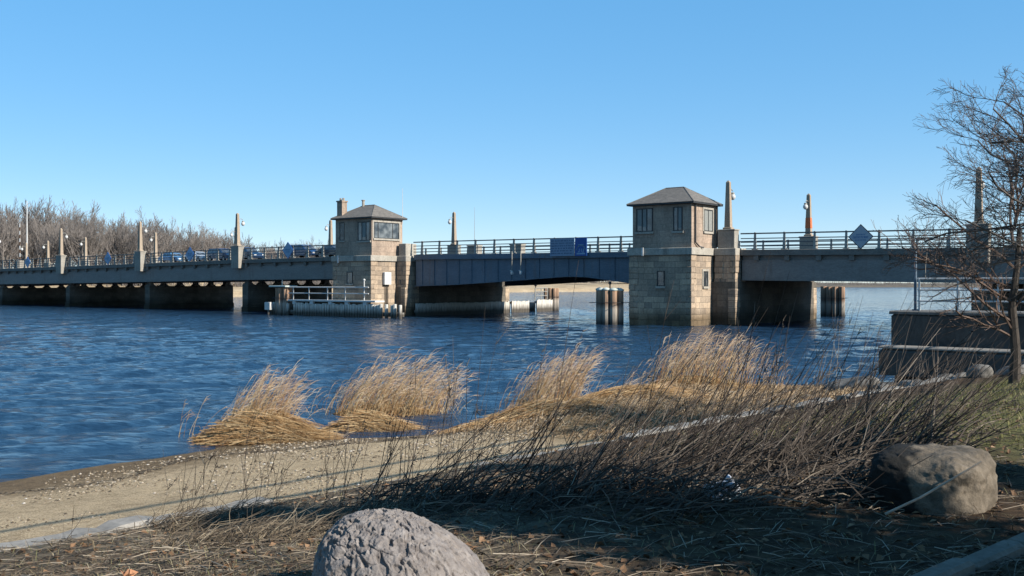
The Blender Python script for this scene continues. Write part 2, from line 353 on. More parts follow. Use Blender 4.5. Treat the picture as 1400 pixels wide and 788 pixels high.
def ground_mat():
    m, n, b = newmat('bank_ground')
    g = n.nodes.new('ShaderNodeNewGeometry'); sp = n.nodes.new('ShaderNodeSeparateXYZ'); n.links.new(g.outputs['Position'], sp.inputs[0])
    def lin(a, bb, c):
        x = n.nodes.new('ShaderNodeMath'); x.operation='MULTIPLY_ADD'; n.links.new(sp.outputs[0], x.inputs[0]); x.inputs[1].default_value=a; x.inputs[2].default_value=c
        y = n.nodes.new('ShaderNodeMath'); y.operation='MULTIPLY_ADD'; n.links.new(sp.outputs[1], y.inputs[0]); y.inputs[1].default_value=bb; n.links.new(x.outputs[0], y.inputs[2]); return y.outputs[0]
    def mr(src, a, bb):
        x = n.nodes.new('ShaderNodeMapRange'); n.links.new(src, x.inputs[0]); x.inputs[1].default_value=a; x.inputs[2].default_value=bb; return x.outputs[0]
    def jit(src, t, k):
        x = n.nodes.new('ShaderNodeMath'); x.operation='MULTIPLY_ADD'; n.links.new(t, x.inputs[0]); x.inputs[1].default_value=k; n.links.new(src, x.inputs[2]); return x.outputs[0]
    d = lin(TN[0], TN[1], float(-(P0@TN)))
    s = lin(TD[0], TD[1], float(-(P0@TD)))
    P = g.outputs['Position']
    big = tex(n,'ShaderNodeTexNoise',.7,5,.6,P); mid = tex(n,'ShaderNodeTexNoise',5,6,.7,P); fin = tex(n,'ShaderNodeTexNoise',45,4,.75,P); vor = tex(n,'ShaderNodeTexVoronoi',24,vec=P)
    # sand and gravel
    sand = ramp(n, fin.outputs[0], [(.30,(.06,.044,.028)),(.46,(.20,.155,.10)),(.60,(.31,.25,.17)),(.76,(.50,.44,.35))])
    sand = mix(n, .75, sand, ramp(n, vor.outputs['Color'], [(.1,(.35,.31,.27)),(.6,(1,.96,.9)),(.95,(1.5,1.45,1.35))]), 'MULTIPLY')
    sand = mix(n, .5, sand, ramp(n, big.outputs[0], [(.35,(.72,.7,.66)),(.65,(1.15,1.13,1.1))]), 'MULTIPLY')
    sand = mix(n, .8, sand, ramp(n, mid.outputs[0], [(.32,(.62,.58,.52)),(.5,(1,.98,.95)),(.68,(1.22,1.18,1.12))]), 'MULTIPLY')
    wet = mr(jit(sp.outputs[2], mid.outputs[0], .06), .10, .20)
    sand = mix(n, wet, mix(n, 1.0, sand, (.36,.33,.30), 'MULTIPLY'), sand)
    # peat and trampled reed straw on the low mound
    pt = n.nodes.new('ShaderNodeMath'); pt.operation='MULTIPLY'
    n.links.new(mr(jit(s, mid.outputs[0], 2.5), 11.2, 12.6), pt.inputs[0]); n.links.new(mr(jit(s, mid.outputs[0], 3), 29, 26), pt.inputs[1])
    fibre = tex(n,'ShaderNodeTexNoise',1,5,.75,None); fm = n.nodes.new('ShaderNodeMapping'); fm.inputs['Rotation'].default_value=(0,0,R(-25)); fm.inputs['Scale'].default_value=(5,34,10); n.links.new(P, fm.inputs[0]); n.links.new(fm.outputs[0], fibre.inputs['Vector'])
    peat = ramp(n, fibre.outputs[0], [(.32,(.05,.032,.018)),(.5,(.17,.115,.06)),(.68,(.34,.25,.14))])
    peat = mix(n, .8, peat, ramp(n, mid.outputs[0], [(.33,(.45,.42,.38)),(.6,(1.15,1.12,1.05))]), 'MULTIPLY')
    sand = mix(n, pt.outputs[0], sand, peat)
    # earth with dead thatch
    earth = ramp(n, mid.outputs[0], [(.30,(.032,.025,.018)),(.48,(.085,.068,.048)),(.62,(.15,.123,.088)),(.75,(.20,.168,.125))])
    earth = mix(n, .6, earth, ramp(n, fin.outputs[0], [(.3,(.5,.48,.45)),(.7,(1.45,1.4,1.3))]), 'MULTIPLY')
    patch = mr(jit(sp.outputs[0], big.outputs[0], 1.6), .4, 2.0)
    earth = mix(n, patch, earth, mix(n, 1.0, earth, (.46,.36,.27), 'MULTIPLY'))   # foreground shade painted into the earth: darker and browner towards the right
    lawn = ramp(n, mid.outputs[0], [(.30,(.05,.045,.02)),(.55,(.10,.096,.036)),(.75,(.16,.14,.062))])
    lawn = mix(n, .5, lawn, ramp(n, fin.outputs[0], [(.3,(.6,.6,.55)),(.7,(1.4,1.4,1.3))]), 'MULTIPLY')
    lm = n.nodes.new('ShaderNodeMath'); lm.operation='MULTIPLY'
    n.links.new(mr(jit(s, big.outputs[0], 3), 8.0, 10.5), lm.inputs[0]); n.links.new(mr(jit(d, big.outputs[0], -2), -1.8, -4.0), lm.inputs[1])
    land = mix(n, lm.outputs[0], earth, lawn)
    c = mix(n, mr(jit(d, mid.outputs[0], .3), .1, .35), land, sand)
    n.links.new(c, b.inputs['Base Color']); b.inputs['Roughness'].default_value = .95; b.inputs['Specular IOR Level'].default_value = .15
    bump(n, b, fin.outputs[0], .8, .02)
    return m
xs = graded(-13, 16, -400, 400, .13); ys = graded(3, 33, -400, 400, .13)
X, Y = np.meshgrid(xs, ys)
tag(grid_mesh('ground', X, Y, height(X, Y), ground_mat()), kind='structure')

# ------------------------------------------------------------------ water
def water_mat():
    m, n, b = newmat('river_water')
    g = n.nodes.new('ShaderNodeNewGeometry'); P = g.outputs['Position']
    mp = n.nodes.new('ShaderNodeMapping'); mp.inputs['Rotation'].default_value = (0,0,R(-20)); mp.inputs['Scale'].default_value = (.55,1.25,1); n.links.new(P, mp.inputs[0])
    t1 = tex(n,'ShaderNodeTexNoise',3.4,7,.66,mp.outputs[0]); t2 = tex(n,'ShaderNodeTexNoise',.5,4,.6,mp.outputs[0]); t3 = tex(n,'ShaderNodeTexNoise',.045,3,.5,P)
    h = n.nodes.new('ShaderNodeMath'); h.operation='MULTIPLY_ADD'; n.links.new(t2.outputs[0],h.inputs[0]); h.inputs[1].default_value=1.1; n.links.new(t1.outputs[0],h.inputs[2])
    bp = bump(n, b, h.outputs[0], 1.0, .10)
    # wind patches change how ruffled the surface is
    mr = n.nodes.new('ShaderNodeMapRange'); n.links.new(t3.outputs[0], mr.inputs[0]); mr.inputs[1].default_value=.35; mr.inputs[2].default_value=.65; mr.inputs[3].default_value=.65; mr.inputs[4].default_value=1.0
    n.links.new(mr.outputs[0], bp.inputs['Strength'])
    # capillary ripples: tilt of the surface itself, independent of how far away it is seen
    mp2 = n.nodes.new('ShaderNodeMapping'); mp2.inputs['Rotation'].default_value = (0,0,R(-12)); mp2.inputs['Scale'].default_value = (1.1,3.6,1); n.links.new(P, mp2.inputs[0])
    t4 = tex(n,'ShaderNodeTexNoise',2.2,4,.6,mp2.outputs[0])
    vs = n.nodes.new('ShaderNodeVectorMath'); vs.operation='MULTIPLY_ADD'; n.links.new(t4.outputs['Color'], vs.inputs[0]); vs.inputs[1].default_value=(1.2,3.2,0); vs.inputs[2].default_value=(-.6,-1.6,0)
    mp3 = n.nodes.new('ShaderNodeMapping'); mp3.inputs['Rotation'].default_value = (0,0,R(-10)); mp3.inputs['Scale'].default_value = (.22,.8,1); n.links.new(P, mp3.inputs[0])
    t5 = tex(n,'ShaderNodeTexNoise',1.3,6,.75,mp3.outputs[0])
    v5 = n.nodes.new('ShaderNodeVectorMath'); v5.operation='MULTIPLY_ADD'; n.links.new(t5.outputs['Color'], v5.inputs[0]); v5.inputs[1].default_value=(.25,1.1,0)
    v6 = n.nodes.new('ShaderNodeVectorMath'); v6.operation='ADD'; n.links.new(vs.outputs[0], v6.inputs[0]); v6.inputs[1].default_value=(-.125,-.57,0); n.links.new(v6.outputs[0], v5.inputs[2]); vs = v5
    kk = n.nodes.new('ShaderNodeMapRange'); n.links.new(t3.outputs[0], kk.inputs[0]); kk.inputs[1].default_value=.35; kk.inputs[2].default_value=.65; kk.inputs[3].default_value=.45; kk.inputs[4].default_value=1.15
    sc_ = n.nodes.new('ShaderNodeVectorMath'); sc_.operation='SCALE'; n.links.new(vs.outputs[0], sc_.inputs[0]); n.links.new(kk.outputs[0], sc_.inputs['Scale'])
    ad = n.nodes.new('ShaderNodeVectorMath'); ad.operation='ADD'; n.links.new(bp.outputs[0], ad.inputs[0]); n.links.new(sc_.outputs[0], ad.inputs[1])
    no = n.nodes.new('ShaderNodeVectorMath'); no.operation='NORMALIZE'; n.links.new(ad.outputs[0], no.inputs[0]); n.links.new(no.outputs[0], b.inputs['Normal'])
    b.inputs['Base Color'].default_value = (.009,.026,.052,1); b.inputs['Roughness'].default_value = .06; b.inputs['IOR'].default_value = 1.33
    b.inputs['Specular IOR Level'].default_value = .42
    return m
def water_height(X, Y, sx, sy):
    rng = np.random.default_rng(11); Z = np.zeros_like(X); sp_ = np.maximum(sx, sy)
    for i in range(34):
        lam = .36*(11**rng.random()); k = 2*math.pi/lam
        th = R(-62)+rng.normal(0, .55)        # wind sea running towards the beach
        a = .0060*lam**.95*(.6+.8*rng.random())
        f = np.clip((lam/(sp_*2.6))-1, 0, 1)
        ph = k*(X*math.cos(th)+Y*math.sin(th))+rng.random()*6.28+1.1*vnoise(X*.12+i,Y*.12,i*.7)
        Z += f*a*(np.sin(ph)+.28*np.cos(2*ph))
    return Z
xs = graded(-52, 30, -3500, 3500, .15, 1.05); ys = graded(13, 36, 9, 5200, .11, 1.011)
X, Y = np.meshgrid(xs, ys)
SX, SY = np.meshgrid(np.gradient(xs), np.gradient(ys))
Z = water_height(X, Y, SX, SY)
depth = np.clip(-height(X, Y, False), 0, 1)
Z = Z*np.where(np.abs(X) < 90, np.clip(.25+depth*1.6, .25, 1), 1)
tag(grid_mesh('water', X, Y, Z, water_mat()), kind='structure')
mb = MB(); mb.poly([(-6000,-6000,-3.6),(6000,-6000,-3.6),(6000,6000,-3.6),(-6000,6000,-3.6)], [(0,1,2,3)])
tag(mb.build('river_bed', M('mud', (.06,.05,.04), (.09,.075,.06), 1)), kind='structure')

# ------------------------------------------------------------------ far shores
def shore(name, pts, mat, prof, amp, step=3.0, seed=0):
    """bank whose water's edge follows pts; prof = [(distance inland, height)]"""
    L = [Vector((*p, 0)) for p in pts]; line = []
    for a, b in zip(L, L[1:]):
        k = max(1, int((b-a).length/step))
        line += [a.lerp(b, i/k) for i in range(k)]
    line.append(L[-1])
    V_, n = [], len(prof)
    A = np.array([[p.x, p.y] for p in line]); T = np.gradient(A, axis=0); T /= np.linalg.norm(T, axis=1)[:,None]
    N = np.stack([-T[:,1], T[:,0]], 1); N *= np.sign((N*A).sum(1))[:,None]
    X = np.stack([A[:,0]+N[:,0]*d for d, h in prof]); Y = np.stack([A[:,1]+N[:,1]*d for d, h in prof])
    H = np.array([h for d, h in prof])[:,None]
    nz = fbm(X*.06+seed, Y*.06, 1, 4)
    X = X+3*fbm(X*.05,Y*.05,7+seed,3)*N[:,0]; Y = Y+3*fbm(X*.05,Y*.05,7+seed,3)*N[:,1]
    return tag(grid_mesh(name, X, Y, H*(1+amp*nz)+.12*fbm(X*.5,Y*.5,2,2)*(H > 0), mat), kind='structure')
marsh = M('dry_marsh_grass', (.42,.30,.17), (.70,.54,.34), .12, .95, .6, .3, (1,1,3), fine=1.2, out='Object')
marshbrown = M('leaf_litter_bank', (.115,.095,.07), (.24,.195,.14), .12, .95, .6, .3, (1,1,3), fine=1.0)
PR = [(-8,-1.5),(0,-.05),(1.5,.5),(4,1.3),(12,2.0),(30,3.0),(60,3.9),(110,4.4),(400,5)]
shore('far_marsh', [(-235,232),(-160,222),(-66,241),(-40,290),(-14,352),(8,384),(46,420),(95,470),(150,620)], marsh, PR, .22)
shore('far_bank', [(120,905),(260,900),(420,880),(700,850)], marshbrown, [(-8,-1.5),(0,-.05),(2,.8),(10,1.8),(40,2.6),(300,4)], .3, 8, 5)

# ------------------------------------------------------------------ the bridge frame: local x runs along the bridge, y across it away from us
BO = Vector((13.77, 76.85, 0)); BR = math.atan2(-.616, .788)
BM = Matrix.Translation(BO) @ Matrix.Rotation(BR, 4, 'Z')
def bl(u, v, z=0): return BM @ Vector((u, v, z))
def bthing(name, u, v, z, label, cat, group=None): return empty(name, bl(u, v, z), BR, label, cat, group)
def zt(u): return float(np.interp(u, [-175,-150,-122,-102,-82,-61,-45,-30,-9,2,12.7,30,60], [4.6,5.1,5.62,5.76,5.95,6.16,6.22,6.2,6.05,5.98,5.85,5.6,5.1]))
VF, VB = 4.5, 19.2                      # near and far faces of the deck

PYL = [-143.6, -123.2, -102.8, -82.5, -61.9]
# ---- approach spans
def span(u0, u1, label):
    t = bthing('bridge_span', u0, 0, 0, label, 'bridge span', 'fixed spans of the road bridge')
    us = list(np.linspace(0, u1-u0, max(3, int((u1-u0)/2.4)+1))); Z = lambda x: zt(x+u0)
    e = .004
    us[0] += e; us[-1] -= e
    m = MB(); m.sweep(us, lambda x: [(VF-.28,Z(x)-.45),(VF-.28,Z(x)-.03),(VF-.25,Z(x)),(VB+.25,Z(x)),(VB+.28,Z(x)-.03),(VB+.28,Z(x)-.45)])
    fix_normals(m.build('deck_slab', MT['fascia'], t))
    m = MB(); m.sweep(us, lambda x: [(VF+2.1,Z(x)+.004),(VF+2.1,Z(x)+.012),(VB-2.1,Z(x)+.012),(VB-2.1,Z(x)+.004)])
    fix_normals(m.build('roadway', MT['asphalt'], t))
    for k, (y, nm) in enumerate([(VF-.02,'fascia_girder')]+[(VF+2.45*i+.1,'inner_girder') for i in range(1,6)]+[(VB-.5,'fascia_girder')]):
        m = MB(); m.sweep(us, lambda x: [(y,Z(x)-2.32),(y,Z(x)-.82),(y+.5,Z(x)-.82),(y+.5,Z(x)-2.32)])
        m.sweep(us, lambda x: [(y+.14,Z(x)-.819),(y+.14,Z(x)-.452),(y+.36,Z(x)-.452),(y+.36,Z(x)-.819)])
        m.sweep(us, lambda x: [(y-.07,Z(x)-2.42),(y-.07,Z(x)-2.323),(y+.57,Z(x)-2.323),(y+.57,Z(x)-2.42)])
        fix_normals(m.build(nm, MT['girder'], t))
    n = int((u1-u0)/2.4); pitch = (u1-u0)/n
    for i in range(n):
        x = pitch*(i+.5); m = MB(); m.bbox(x-.2, x+.2, VF-.2, VF+.10, Z(x)-.86, Z(x)-.455, .01); m.build('bracket', MT['fascia'], t)
    return t
span(PYL[3], PYL[4], 'grey girder bridge span carrying the two blue cars')
span(PYL[4], -40.9, 'grey girder bridge span joining the chimneyed tower')
span(PYL[2], PYL[3], 'grey girder bridge span under a small blue diamond, left of the blue cars')
span(PYL[1], PYL[2], 'leftmost full grey girder span between two lamp pylons')
span(PYL[0], PYL[1], 'grey girder bridge span cut off by the left edge of the photo')
span(2.1, 19.6, 'grey girder bridge span with the large diamond sign, right of the pyramid roofed tower')
span(19.6, 48, 'grey girder bridge span behind the bare sapling')

# ---- piers of the approaches
def pier(u, label, top=None, wdt=1.5):
    top = zt(u)-2.97 if top is None else top
    t = bthing('bridge_pier', u, VF, 0, label, 'bridge pier', 'concrete piers under the bridge'); L = VB-VF
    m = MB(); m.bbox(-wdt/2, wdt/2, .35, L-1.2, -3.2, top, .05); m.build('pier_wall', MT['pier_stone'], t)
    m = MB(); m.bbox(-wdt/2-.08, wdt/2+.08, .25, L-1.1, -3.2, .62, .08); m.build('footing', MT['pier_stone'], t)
    for y in [.85]+[2.45*i+.35 for i in range(1,6)]+[L-1.75]:
        m = MB(); m.frustum(-.5,.5,y-.5,y+.5,top+.002,-.4,.4,y-.2,y+.2,top+.28); m.box(-.4,.4,y-.2,y+.2,top+.281,top+.545)
        m.build('bearing', MT['fascia'], t)
for u, s in zip(PYL, ['farthest concrete pier, cut off by the left edge','low concrete pier second from the left edge','low concrete pier under the lamp pylon nearest the tall mast','low concrete pier left of the narrow gap showing water','low concrete pier behind the white railed timber fender']):
    pier(u+.45, s, None, 1.1)
pier(19.9, 'concrete bridge pier behind the white pipe railing and bare sapling', wdt=1.9)
pier(47, 'concrete bridge pier beyond the right edge of the photo')

# ---- towers
def window(t, face, a0, a1, z0, z1, mull, off, surround=None, glass='glass', blind=None):
    """face 'front': a along x at y=off, looking -y; face 'right': a along y at x=off, looking +x"""
    def bx(m, A0, A1, d0, d1, Z0, Z1):
        if face == 'front': m.box(A0, A1, off-d1, off-d0, Z0, Z1)
        else: m.box(off+d0, off+d1, A0, A1, Z0, Z1)
    f = MB(); fw = .07
    bx(f,a0,a0+fw,.003,.06,z0,z1); bx(f,a1-fw,a1,.003,.06,z0,z1); bx(f,a0+fw,a1-fw,.003,.06,z0,z0+fw); bx(f,a0+fw,a1-fw,.003,.06,z1-fw,z1)
    for p in mull:
        x = a0+(a1-a0)*p; bx(f,x-.035,x+.035,.003,.05,z0+fw,z1-fw)
    fo = f.build('window', MT['frame'], t)
    p = MB(); bx(p,a0+fw,a1-fw,.004,.018,z0+fw,z1-fw); p.build('pane', MT[glass], fo)
    if blind:
        for b0, b1, zz in blind:
            p = MB(); bx(p,a0+(a1-a0)*b0,a0+(a1-a0)*b1,.0182,.022,z0+(z1-z0)*zz,z1-fw); p.build('blind', MT['blind'], fo)
    s = MB(); bx(s,a0-.1,a1+.1,.003,.12,z0-.17,z0-.003)
    if surround:
        bx(s,a0-.16,a0-.003,.003,.05,z0,z1+.16); bx(s,a1+.003,a1+.16,.003,.05,z0,z1+.16); bx(s,a0,a1,.003,.05,z1+.003,z1+.16)
    s.build('sill', MT['limestone'], fo)
def tower(u, label, dz):
    t = bthing('bridge_tower', u, 0, 0, label, 'tower', 'stone bridge towers')
    m = MB()
    # base as courses of slightly uneven rock-faced blocks round the corners
    rng = random.Random(int(u)+3)
    m.box(-5.5, .0, .0, 4.9, -3.2, 5.55)
    for k in range(12):
        z0 = .04+k*.46
        for (x, y) in ((-5.5,0),(0,0),(0,4.9)):
            q = rng.uniform(.02,.07); ln = rng.choice([.5,.85]); lw = 1.35-ln
            x0, x1 = (x-q, x+ln) if x < -1 else (x-ln, x+q)
            y0, y1 = (y-q, y+lw) if y < 1 else (y-lw, y+q)
            m.bbox(x0, x1, y0, y1, z0+.012, z0+.448, .03)
    m.build('base', MT['ashlar'], t)
    m = MB(); m.bbox(-5.66,.16,-.16,5.0,5.552,6.1,.04); m.build('belt_course', MT['limestone'], t)
    m = MB(); m.box(-5.3,-.05,.15,4.45,6.102,9.5+dz); m.build('upper_room', MT['upper_stone'], t)
    o = .36; a, b, c, d = -5.3-o, -.05+o, .15-o, 4.45+o; ze = 9.5+dz
    m = MB(); m.box(a,b,c,d,ze+.002,ze+.13)
    m.build('eaves', MT['frame'], t)
    ym = (c+d)/2; h = 11.0+dz; q = .03
    m = MB(); m.poly([(a-q,c-q,ze+.133),(b+q,c-q,ze+.133),(b+q,d+q,ze+.133),(a-q,d+q,ze+.133),(-3.5,ym,h),(-1.85,ym,h)],[(0,1,5,4),(1,2,5),(2,3,4,5),(3,0,4),(3,2,1,0)])
    m.tube([(-3.5,ym,h),(-1.85,ym,h)], .05, 5)
    for p0, p1 in (((a,c),-3.5),((b,c),-1.85),((b,d),-1.85),((a,d),-3.5)): m.tube([(p0[0],p0[1],ze+.14),(p1,ym,h)], .04, 5)
    m.build('roof', MT['slate'], t)
    return t
def buttress(t, u0, u1, top):
    m = MB(); rng = random.Random(4); m.box(u0, u1, 3.55, 5.4, -3.2, 5.55)
    for k in range(12):
        z0 = .04+k*.46
        for x in (u0, u1):
            q = rng.uniform(.02,.09); ln = rng.choice([.45,.7]); x0, x1 = (x-q, x+ln) if x == u0 else (x-ln, x+q)
            m.bbox(x0, x1, 3.55-q, 4.3, z0+.012, z0+.448, .03)
    b = m.build('buttress', MT['ashlar'], t)
    m = MB(); m.bbox(u0-.06, u1+.06, 3.47, 5.45, 5.552, 6.1, .04)
    if top > 6.2: m.bbox(u0+.1, u1-.1, 3.62, 5.2, 6.102, top, .05)
    m.build('buttress_cap', MT['limestone'], b)
tr = tower(0, 'stone tower with plain pyramid roof and no chimney, right of the channel', 0)
window(tr,'front',-4.95,-3.45,7.42,9.28,[.36,.64],.15,blind=[(.07,.36,.25),(.40,.62,.2)])
window(tr,'front',-1.62,-.82,7.40,9.28,[.5],.15,blind=[(.5,.92,.1)])
window(tr,'right',2.15,3.65,7.42,9.16,[.5],-.05,True,blind=[(.1,.5,.05),(.55,.95,.05)])
window(tr,'front',-2.97,-2.31,3.1,4.3,[],.0); window(tr,'right',1.95,2.75,3.08,4.28,[.5],.0,True)
m = MB(); m.tube([(.05,.62,9.55),(.05,.62,6.5),(.1,1.15,6.2),(.3,1.5,6.1)], .06, 6); m.build('downpipe', MT['frame'], tr)
m = MB(); m.tube([(.05,4.3,9.55),(.05,4.3,6.2)], .06, 6); m.build('downpipe', MT['frame'], tr)
m = MB(); m.box(-4.25,-4.1,-.28,-.16,5.5,6.15); m.build('light_fitting', MT['white'], tr)
buttress(tr, .25, 1.98, 5)
tl = tower(-35.1, 'stone tower with chimney on its roof and wide window, left of the channel', .28)
window(tl,'front',-4.65,-4.0,7.66,9.5,[.5],.15); window(tl,'front',-2.0,-.25,7.56,9.44,[.33,.67],.15,blind=[(.36,.64,.2)])
window(tl,'right',.4,3.95,7.8,9.42,[.17,.74],-.05,True)
window(tl,'front',-3.45,-2.6,3.3,4.48,[],0.0)
m = MB(); m.box(-5.25,-4.5,.3,.98,9.93,11.6); m.box(-5.32,-4.43,.23,1.05,11.602,11.74)
c_ = m.build('chimney', MT['upper_stone'], tl)
for q in (-.2,.22):
    m = MB(); m.lathe([(.13,11.742),(.11,12.02)],8,(-4.87+q,.64,0)); m.build('chimney_pot', MT['concrete'], c_)
m = MB(); m.lathe([(.14,10.9),(.14,11.75),(.2,11.78),(.2,11.86)],8,(-3.4,2.2,0)); m.build('roof_vent', MT['concrete'], tl)
m = MB(); m.tube([(.12,4.3,9.4),(.12,4.3,13.0)], [.035,.018], 5); m.build('whip_antenna', MT['white'], tl)
m = MB(); m.box(-4.6,-4.45,-.28,-.16,5.4,6.15); m.build('light_fitting', MT['white'], tl)
m = MB(); m.bbox(.03,.35,1.55,2.5,3.2,4.45,.03); ub = m.build('utility_box', MT['white'], tl)
m = MB(); m.tube([(.15,1.9,3.2),(.15,1.9,1.2)],.05,6); m.tube([(.15,2.15,3.2),(.15,2.15,1.2)],.05,6); m.build('conduit', MT['iron'], ub)
buttress(tl, .12, 1.35, 7.35)

# ---- bascule piers (the big stone blocks either side of the channel)
def bascule_pier(u0, u1, x_up, label, top=2.95):
    t = bthing('bascule_pier', u0, 0, 0, label, 'bridge pier', 'stone piers of the lifting span'); L = u1-u0
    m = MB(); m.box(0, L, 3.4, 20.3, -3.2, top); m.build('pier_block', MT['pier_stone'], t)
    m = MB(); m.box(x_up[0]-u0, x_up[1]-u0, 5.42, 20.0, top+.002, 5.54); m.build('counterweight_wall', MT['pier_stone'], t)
    rng = random.Random(7)
    for y in (3.4, 20.3):
        m = MB()
        for k in range(6):
            q = rng.uniform(.02,.06); m.bbox(L-.6, L+q, *( (y-q,y+.7) if y < 10 else (y-.7,y+q)), .1+.47*k, .55+.47*k, .03)
        m.build('quoins', MT['ashlar'], t)
bascule_pier(-40.7, -33.75, (-40.6,-33.85), 'stone pier under the dark girder beside the chimneyed tower')
bascule_pier(-5.6, 2.05, (-5.5,1.95), 'stone pier between the pyramid roofed tower and the round timber piles', 3.45)

# ---- bascule leaf
t = bthing('bascule_span', -33.3, 0, 0, 'long blue grey steel lifting span arched over the channel between the two towers', 'bridge span')
def zb(u): return float(np.interp(u, [-33.3,-28,-24,-20,-17,-14.5,-12.5,-10.5,-8,-5.7], [3.02,3.18,3.38,3.60,3.78,3.93,3.86,3.62,3.30,3.05]))
us = list(np.linspace(0, 27.6, 33)); Z = lambda x: zt(x-33.3)
m = MB(); m.sweep(us, lambda x: [(VF-.3,Z(x)-.5),(VF-.3,Z(x)-.02),(VB+.3,Z(x)-.02),(VB+.3,Z(x)-.5)]); fix_normals(m.build('deck', MT['bascule'], t))
for y in (VF, VB-.3):
    m = MB(); m.sweep(us, lambda x: [(y,zb(x-33.3)+.06),(y,Z(x)-.502),(y+.06,Z(x)-.502),(y+.06,zb(x-33.3)+.06)])
    m.sweep(us, lambda x: [(y-.22,zb(x-33.3)),(y-.22,zb(x-33.3)+.059),(y+.3,zb(x-33.3)+.059),(y+.3,zb(x-33.3))])
    g_ = fix_normals(m.build('side_girder', MT['bascule'], t))
    x = .9
    while x < 26.5:
        s_ = -1 if y < 10 else 1
        m = MB(); y0, y1 = (y-.06, y-.001) if s_ < 0 else (y+.061, y+.2)
        m.box(x-.03, x+.03, y0, y1, zb(x-33.3)+.06, Z(x)-.503); m.build('stiffener', MT['bascule'], g_); x += 1.62
x = 2.0
while x < 26:
    m = MB(); m.box(x-.2,x+.2,VF+.07,VB-.31,max(zb(x-33.3)+.15,Z(x)-2.2),Z(x)-.51); m.build('floor_beam', MT['iron'], t); x += 2.6
m = MB(); m.sweep(us, lambda x: [(VF+3,Z(x)-1.4),(VF+3,Z(x)-.505),(VB-3,Z(x)-.505),(VB-3,Z(x)-1.4)]); fix_normals(m.build('underside', MT['iron'], t))
for u, s in ((-20.67,'left'), (-19.64,'right')):
    q = bthing('navigation_light', u, VF, 0, 'pale drop pipe lamp hanging on the blue girder, %s one of the pair' % s, 'navigation light', 'drop pipe lamps on the lifting span')
    m = MB(); m.tube([(0,-.42,6.3),(0,-.42,4.45)], .045, 6); m.tube([(0,-.42,6.1),(0,-.3,6.1)], .04, 6); m.build('pipe', MT['rail'], q)
    m = MB(); m.lathe([(.07,4.46),(.14,4.4),(.14,4.22),(.09,4.12)], 8, (0,-.42,0)); m.box(-.22,.05,-.45,-.39,4.46,4.54); m.build('lamp', MT['white'], q)

# ---- railings
def railing(u0, u1, v, label, pitch=2.4, dark=False):
    t = bthing('bridge_railing', u0, v, 0, label, 'railing', 'metal railings along the bridge'); L = u1-u0
    us = list(np.linspace(0, L, max(3,int(L/2.4)+1))); Z = lambda x: zt(x+u0)
    m = MB(); m.sweep(us, lambda x: [(-.07,Z(x)+1.22),(-.07,Z(x)+1.32),(.07,Z(x)+1.32),(.07,Z(x)+1.22)]); fix_normals(m.build('top_rail', MT['raildark'], t))
    for z in (.28,.58,.88):
        m = MB(); m.tube([(x,0,Z(x)+z) for x in us], .04, 5); m.build('rail', MT['raildark'], t)
    n = max(1, int(round(L/pitch)))
    for i in range(n):
        x = (i+.5)*L/n; z = Z(x); m = MB()
        m.frustum(x-.09,x+.09,-.16,.1,z+.001,x-.06,x+.06,-.06,.08,z+1.36); m.box(x-.2,x+.2,-.2,.18,z+.001,z+.05); m.build('post', MT['rail'], t)
railing(PYL[4]+.8, -41, VF, 'metal railing between the nearest left lamp pylon and the chimneyed tower')
railing(PYL[3]+.8, PYL[4]-.8, VF, 'metal railing in front of the two blue cars')
railing(PYL[2]+.8, PYL[3]-.8, VF, 'metal railing between second and third lamp pylons from the left edge')
railing(PYL[1]+.8, PYL[2]-.8, VF, 'metal railing nearest the left edge of the photo')
railing(-33.6, -5.6, VF, 'metal railing on the lifting span between the two towers')
railing(2.0, 18.8, VF, 'metal railing behind the large diamond sign')
railing(20.4, 47, VF, 'metal railing behind the bare sapling at the right edge')
railing(-160, -42, VB, 'far side railing left of the chimneyed tower', 2.4)
railing(-40.2, 1.0, VB, 'far side railing seen between the two towers', 2.4)
railing(2.6, 47, VB, 'far side railing behind the orange banded pylon', 2.4)

# ---- lamp pylons
def pylon(u, v, near, label, band=False, base=True):
    t = bthing('lamp_pylon', u, v, zt(u), label, 'lamp post', 'concrete lamp pylons along the bridge')
    s = 1 if near else -1
    m = MB()
    if base: m.bbox(-.72,.72,-.42,.40,-1.02 if near else .002,1.52,.03); m.bbox(-.78,.78,-.48,.46,1.521,1.62,.03)
    m.build('pedestal', MT['concrete'], t)
    m = MB(); m.bbox(-.36,.36,-.30,.28,1.622,1.78,.03); m.frustum(-.25,.25,-.23,.21,1.781,-.15,.15,-.15,.13,5.35); m.frustum(-.15,.15,-.15,.13,5.351,-.05,.05,-.06,.04,5.5)
    m.build('shaft', MT['shaft'], t)
    if band:
        m = MB(); m.frustum(-.255,.255,-.235,.215,2.35,-.225,.225,-.21,.19,3.3); m.build('orange_band', MT['orange'], t)
    m = MB(); m.tube([(0,s*.12,4.75),(0,s*.5,4.85),(0,s*.75,4.72)], .035, 6); m.lathe([(.05,4.62),(.13,4.6),(.15,4.5),(.13,4.48)], 8, (0,s*.78,0))
    l = m.build('lamp_bracket', MT['rail'], t)
    m = MB(); m.lathe([(.03,4.0),(.14,4.06),(.21,4.18),(.22,4.3),(.17,4.42),(.10,4.478)], 12, (0,s*.78,0)); m.build('globe', MT['white'], l, True)
pylon(1.1, VF-.35, True, 'tall tan lamp pylon beside the pyramid roofed tower')
pylon(19.6, VF-.35, True, 'weathered lamp pylon behind the bare sapling at the right edge')
for u, s in zip(PYL[1:], ['lamp pylon cut off by the left edge, on the near side', 'near side lamp pylon between the tall mast and the long railing', 'near side lamp pylon left of the two blue cars', 'near side lamp pylon closest to the chimneyed tower']):
    pylon(u, VF-.35, True, s)
